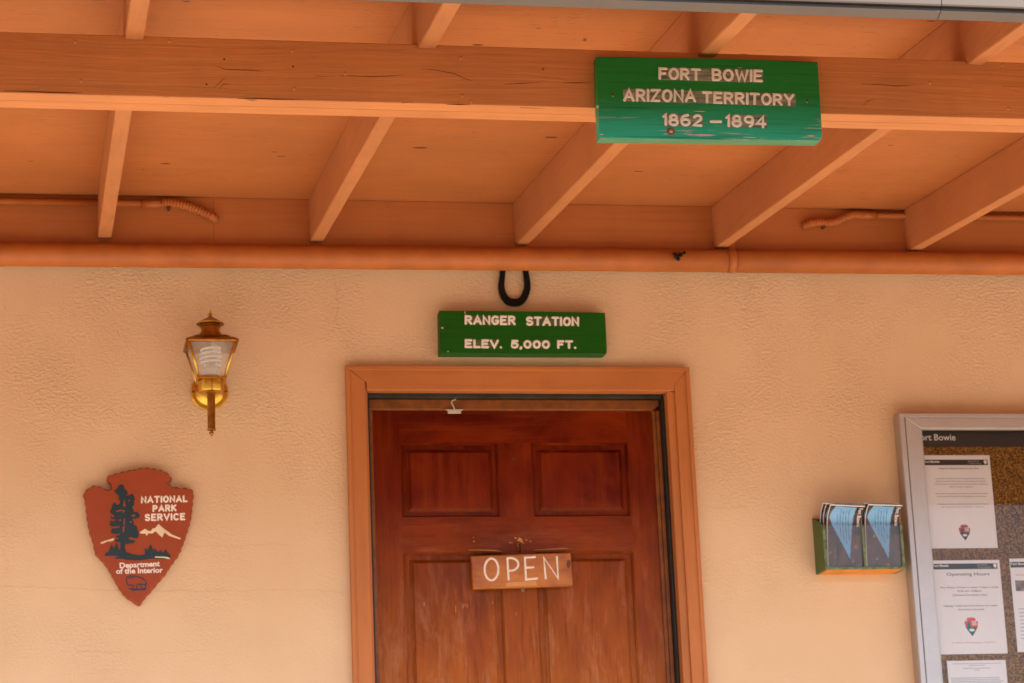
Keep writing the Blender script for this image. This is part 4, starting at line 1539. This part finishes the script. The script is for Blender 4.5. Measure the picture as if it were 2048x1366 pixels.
# lay the title down the dark band, read from the top edge downwards
txt = []
tv = [v.co.copy() for v in bt.verts]
for v in bt.verts:
    v.co = bend((0.862 * BW + v.co.z) / BW, 0.186 - v.co.x, 0) + Vector((0, -0.0006, 0.0003))
bmesh.ops.recalc_face_normals(bt, faces=bt.faces)
title_me = D.meshes.new('title')
bt.to_mesh(title_me); bt.free()
title_me.materials.append(M['paper'])
LM = ['paper', 'bro_land', 'bro_blue', 'bro_text', 'bro_black']
front_o = None
for pk, (xa, nm) in enumerate(((2.0985, 'left'), (xm + .0055, 'right'))):
    for q, lab in enumerate(('front', 'second', 'back')):
        zb_ = zq0 + .0066 + (0.0, 0.006, 0.009)[q]
        yb_ = RYF + .0065 + 0.012 * q
        lb = {'front': 'blue and brown leaflet, title running down its dark edge, foremost in the %s pocket' % nm,
              'second': 'leaflet showing only a pale top strip behind the foremost one, %s pocket' % nm,
              'back': 'rearmost folded leaflet, its edge just showing in the %s rack pocket' % nm}[lab]
        if front_o is None:
            front_o = mk('leaflet', leaflet_bm(0.196, True), LM)
            o = front_o
            ti = D.objects.new('title', title_me)
            COL.objects.link(ti)
            ti.parent = front_o
        else:
            o = front_o.copy(); COL.objects.link(o)
            if q == 0:
                ti = D.objects.new('title', title_me)
                COL.objects.link(ti)
                ti.parent = o
        o.location = (xa - (0.0, 0.004, 0.007)[q], yb_, zb_)
        o.rotation_euler = (0, math.radians(((3.0, 1.6, 0.6), (2.0, 0.8, 1.4))[pk][q]), 0)
        tag(o, lb, 'leaflet', 'leaflets in the wall rack')

# ------------------------------------------------------------------ notice board
t0 = thing('notice_board', 'aluminium framed glazed notice board with cork back on the wall', 'notice board', (2.95, 0, 0.95))
BX0, BX1, BZ0, BZ1, BYF = 2.3665, 3.55, 0.95, 1.9695, -0.052
b = NB()
box(b, BX0, BX0 + .006, -0.046, -0.001, BZ0, BZ1, 0.0015)
box(b, BX1 - .006, BX1, -0.046, -0.001, BZ0, BZ1, 0.0015)
box(b, BX0 + .0062, BX1 - .0062, -0.046, -0.001, BZ1 - .006, BZ1 - .0002, 0.0015)
box(b, BX0 + .0062, BX1 - .0062, -0.046, -0.001, BZ0 + .0002, BZ0 + .006, 0.0015)
mk('cabinet', b, 'alu_side', t0)
b = NB()


def frame(b, x0, x1, z0, z1, w, y0, y1, bev, wt=None):
    wt = wt or w
    prism(b, [(x0, z1), (x1, z1), (x1 - w, z1 - wt), (x0 + w, z1 - wt)], y0, y1, bev)
    prism(b, [(x0, z0), (x1, z0), (x1 - w, z0 + w), (x0 + w, z0 + w)], y0, y1, bev)
    g = 0.0003
    prism(b, [(x0, z0 + g), (x0 + w, z0 + w + g), (x0 + w, z1 - wt - g), (x0, z1 - g)], y0, y1, bev)
    prism(b, [(x1, z0 + g), (x1 - w, z0 + w + g), (x1 - w, z1 - wt - g), (x1, z1 - g)], y0, y1, bev)


frame(b, BX0 + .0012, BX1 - .0012, BZ0 + .0012, BZ1 - .0012, 0.0155, BYF, -0.0462, 0.001, 0.0125)
mk('outer_frame', b, 'alu', t0)
b = NB()
frame(b, BX0 + .0190, BX1 - .0190, BZ0 + .0190, BZ1 - .0145, 0.0470, BYF + .001, -0.036, 0.0015, 0.0330)
df = mk('hinged_frame', b, 'alu', t0)
b = NB()
frame(b, BX0 + .0660, BX1 - .0660, BZ0 + .0660, BZ1 - .0475, 0.0035, BYF + .003, -0.036, 0.0005)
mk('glazing_bead', b, 'alu', df)
b = NB()
box(b, BX0 + .0166, BX0 + .0188, -0.049, -0.0465, BZ0 + .02, BZ1 - .02)
box(b, BX0 + .0166, BX1 - .0166, -0.0475, -0.0465, BZ1 - .0145, BZ1 - .0138)
mk('hinge_gap', b, 'seal', t0)
b = NB()
box(b, BX0 + .060, BX1 - .060, -0.0432, -0.0402, BZ0 + .060, BZ1 - .044)
mk('glass_pane', b, 'glass', df)
b = NB()
box(b, BX0 + .0062, BX1 - .0062, -0.018, -0.001, BZ0 + .0062, BZ1 - .0062)
mk('cork_panel', b, 'cork', t0)
b = NB()
box(b, BX0 + .0075, BX1 - .0075, -0.0195, -0.0182, 1.873, 1.940, 0, 0)
bfont(b, 'Fort Bowie', (2.4265, 1.8925), -0.0198, 0.1230, 0.0192, 0, 'LEFT', 0.010, 1)
mk('header_strip', b, ['band_black', 'letter'], t0)

AH = [(0, 1), (.22, .98), (.36, .86), (.30, .74), (.47, .74), (.50, .66), (.44, .30), (.28, .06), (0, -.35), (-.28, .06), (-.44, .30), (-.50, .66), (-.47, .74), (-.30, .74), (-.36, .86), (-.22, .98)]


def mini_arrow(b, cx, cz, s, y, cols, inner=True):
    pl = [(cx + x * s, cz + (z - .33) * s) for x, z in AH]
    flat(b, pl, y, cols[0])
    if inner:
        flat(b, [(cx + x * s, cz + (z - .33) * s) for x, z in ((-.44, .30), (.44, .30), (.28, .04), (0, -.35), (-.28, .04))], y - 0.0002, cols[1])
        flat(b, [(cx + x * s, cz + (z - .33) * s) for x, z in ((-.20, .78), (-.10, .55), (-.06, .30), (-.34, .30), (-.30, .55))], y - 0.0003, cols[1])
        flat(b, [(cx + .20 * s * math.cos(a), cz - .33 * s + s * (.10 + .10 * math.sin(a))) for a in [i * PI / 6 for i in range(12)]], y - 0.0004, cols[2])
        for k in range(3):
            flat(b, [(cx + x * s, cz + (z - .33) * s) for x, z in ((.04, .72 - k * .11), (.38, .72 - k * .11), (.38, .67 - k * .11), (.04, .67 - k * .11))], y - 0.0003, 0)


PM = ['paper', 'ink', 'ink_grey', 'band_black', 'ink_red', 'ink_green', 'letter', 'ink_pale', 'photo_print', 'ink_red_dull']


def sheet(name, label, x0, z1, w, h, builder, ypos=-0.0205, ang=0.0):
    b = NB()
    box(b, x0, x0 + w, ypos, ypos + 0.0004, z1 - h, z1)
    builder(b, x0, z1, w, h, ypos - 0.0004)
    if ang:
        bmesh.ops.rotate(b, verts=b.verts, cent=(x0 + w / 2, ypos, z1), matrix=Matrix.Rotation(ang, 3, 'Y'))
    o = mk(name, b, PM, loc=(x0 + w / 2, ypos, z1 - h))
    return tag(o, label, 'notice', 'notices pinned in the case')


def header(b, x0, z1, w, y):
    flat(b, [(x0 + .002, z1 - .010), (x0 + w - .008, z1 - .010), (x0 + w - .008, z1 - .027), (x0 + .002, z1 - .027)], y, 3)
    bfont(b, 'Fort Bowie', (x0 + .004, z1 - .0195), y - .0004, 0.050, 0.0072, 0, 'LEFT', 0.025, 6)
    bfont(b, 'National Park Service', (x0 + w * .67, z1 - .0160), y - .0004, 0.034, 0.0026, 0, 'LEFT', 0, 6)
    bfont(b, 'U.S. Department of the Interior', (x0 + w * .67, z1 - .0225), y - .0004, 0.043, 0.0026, 0, 'LEFT', 0, 6)
    mini_arrow(b, x0 + w - .0155, z1 - .0185, 0.0105, y - .0004, (6, 3, 6), False)


def n1(b, x0, z1, w, h, y):
    header(b, x0, z1, w, y)
    cx = x0 + w * .53
    H = z1 - 0.039
    bfont(b, 'Help Fort Bowie Preserve Our Past', (cx, H), y, 0.126, 0.0046, 0, 'CENTER', 0.012, 1)
    lines = [(0.0300, 'If you find an artifact while exploring the site, please leave it', .158), (0.0385, 'where you found it. Take a picture of the image and notify the', .160), (0.0470, 'ranger but do not remove the object from its present location. In', .168), (0.0555, 'history, context is important.', .074),
             (0.0760, 'All cultural and natural resources within this national park system', .166), (0.0845, 'are protected. We appreciate your assistance and cooperation.', .158),
             (0.1080, '"Traveling to discover, interpreting to heal, but taken from its', .162), (0.1165, 'past we give, its return can never heal." - Anonymous', .136)]
    for dz, s, wd in lines:
        bfont(b, s, (cx + .003, H - dz), y, wd, 0.0030, 0, 'CENTER', 0.015, 2)
    mini_arrow(b, x0 + w * .535, z1 - .232, 0.036, y, (9, 1, 0))


def n2(b, x0, z1, w, h, y):
    header(b, x0, z1, w, y)
    cx = x0 + w * .525
    bfont(b, 'Operating Hours', (cx, z1 - .046), y, 0.134, 0.0092, 0, 'CENTER', 0.006, 1)
    for dz, s, wd in ((.0835, 'The Visitor Center is open 7 days a week', .186), (.0945, '8:30 am- 4:00pm', .074), (.1065, '(Closed Christmas Day)', .108), (.1385, 'Hiking Trails and Fort Ruins are open', .168), (.1495, 'Sunrise to Sunset', .080)):
        bfont(b, s, (cx, z1 - dz), y, wd, 0.0046, 0, 'CENTER', 0.012, 1)
    mini_arrow(b, cx - .003, z1 - .199, 0.042, y, (4, 5, 0))
    bfont(b, 'In Case of Emergency  Call 911', (cx, z1 - .2475), y, 0.134, 0.0042, 0, 'CENTER', 0.008, 4)


def n3(b, x0, z1, w, h, y):
    header(b, x0, z1, w, y)
    bfont(b, 'STOP! Do Not Disturb', (x0 + .015, z1 - .052), y, 0.15, 0.0045, 0, 'LEFT', 0.01, 4)
    flat(b, [(x0 + .012, z1 - .066), (x0 + .12, z1 - .066), (x0 + .12, z1 - .098), (x0 + .012, z1 - .098)], y, 8)
    for k in range(9):
        flat(b, [(x0 + .015, z1 - .15 - k * .011), (x0 + .19, z1 - .15 - k * .011), (x0 + .19, z1 - .153 - k * .011), (x0 + .015, z1 - .153 - k * .011)], y, 7)


def n4(b, x0, z1, w, h, y):
    cx = x0 + w / 2
    for dz, wd in ((.008, .155), (.0135, .05), (.022, .085), (.0275, .016)):
        flat(b, [(cx - wd / 2, z1 - dz), (cx + wd / 2, z1 - dz), (cx + wd / 2, z1 - dz - .0022), (cx - wd / 2, z1 - dz - .0022)], y, 7)
    for k in range(22):
        z = z1 - .050 - k * .0052
        e = w - .008 - random.uniform(0, .02)
        flat(b, [(x0 + .008, z), (x0 + e, z), (x0 + e, z - .0024), (x0 + .008, z - .0024)], y, 7)


sheet('back_sheet', 'grey edged sheet just showing above the upper left notice', 2.442, 1.8465, 0.2125, 0.20, lambda *a: None, -0.0190)
sheet('preservation_notice', 'upper left white notice asking visitors to help preserve the past', 2.4385, 1.8425, 0.2155, 0.2795, n1, -0.0206)
sheet('hours_notice', 'white Operating Hours notice with red emblem, below the preservation notice', 2.4395, 1.5270, 0.2155, 0.2795, n2, -0.0206)
sheet('photo_notice', 'white notice with red line and small photo, at the right edge of the picture', 2.6865, 1.5305, 0.2155, 0.2795, n3, -0.0206)
sheet('text_notice', 'white sheet of pale dense text at the bottom of the notice board', 2.4635, 1.2285, 0.1825, 0.22, n4, -0.0206)
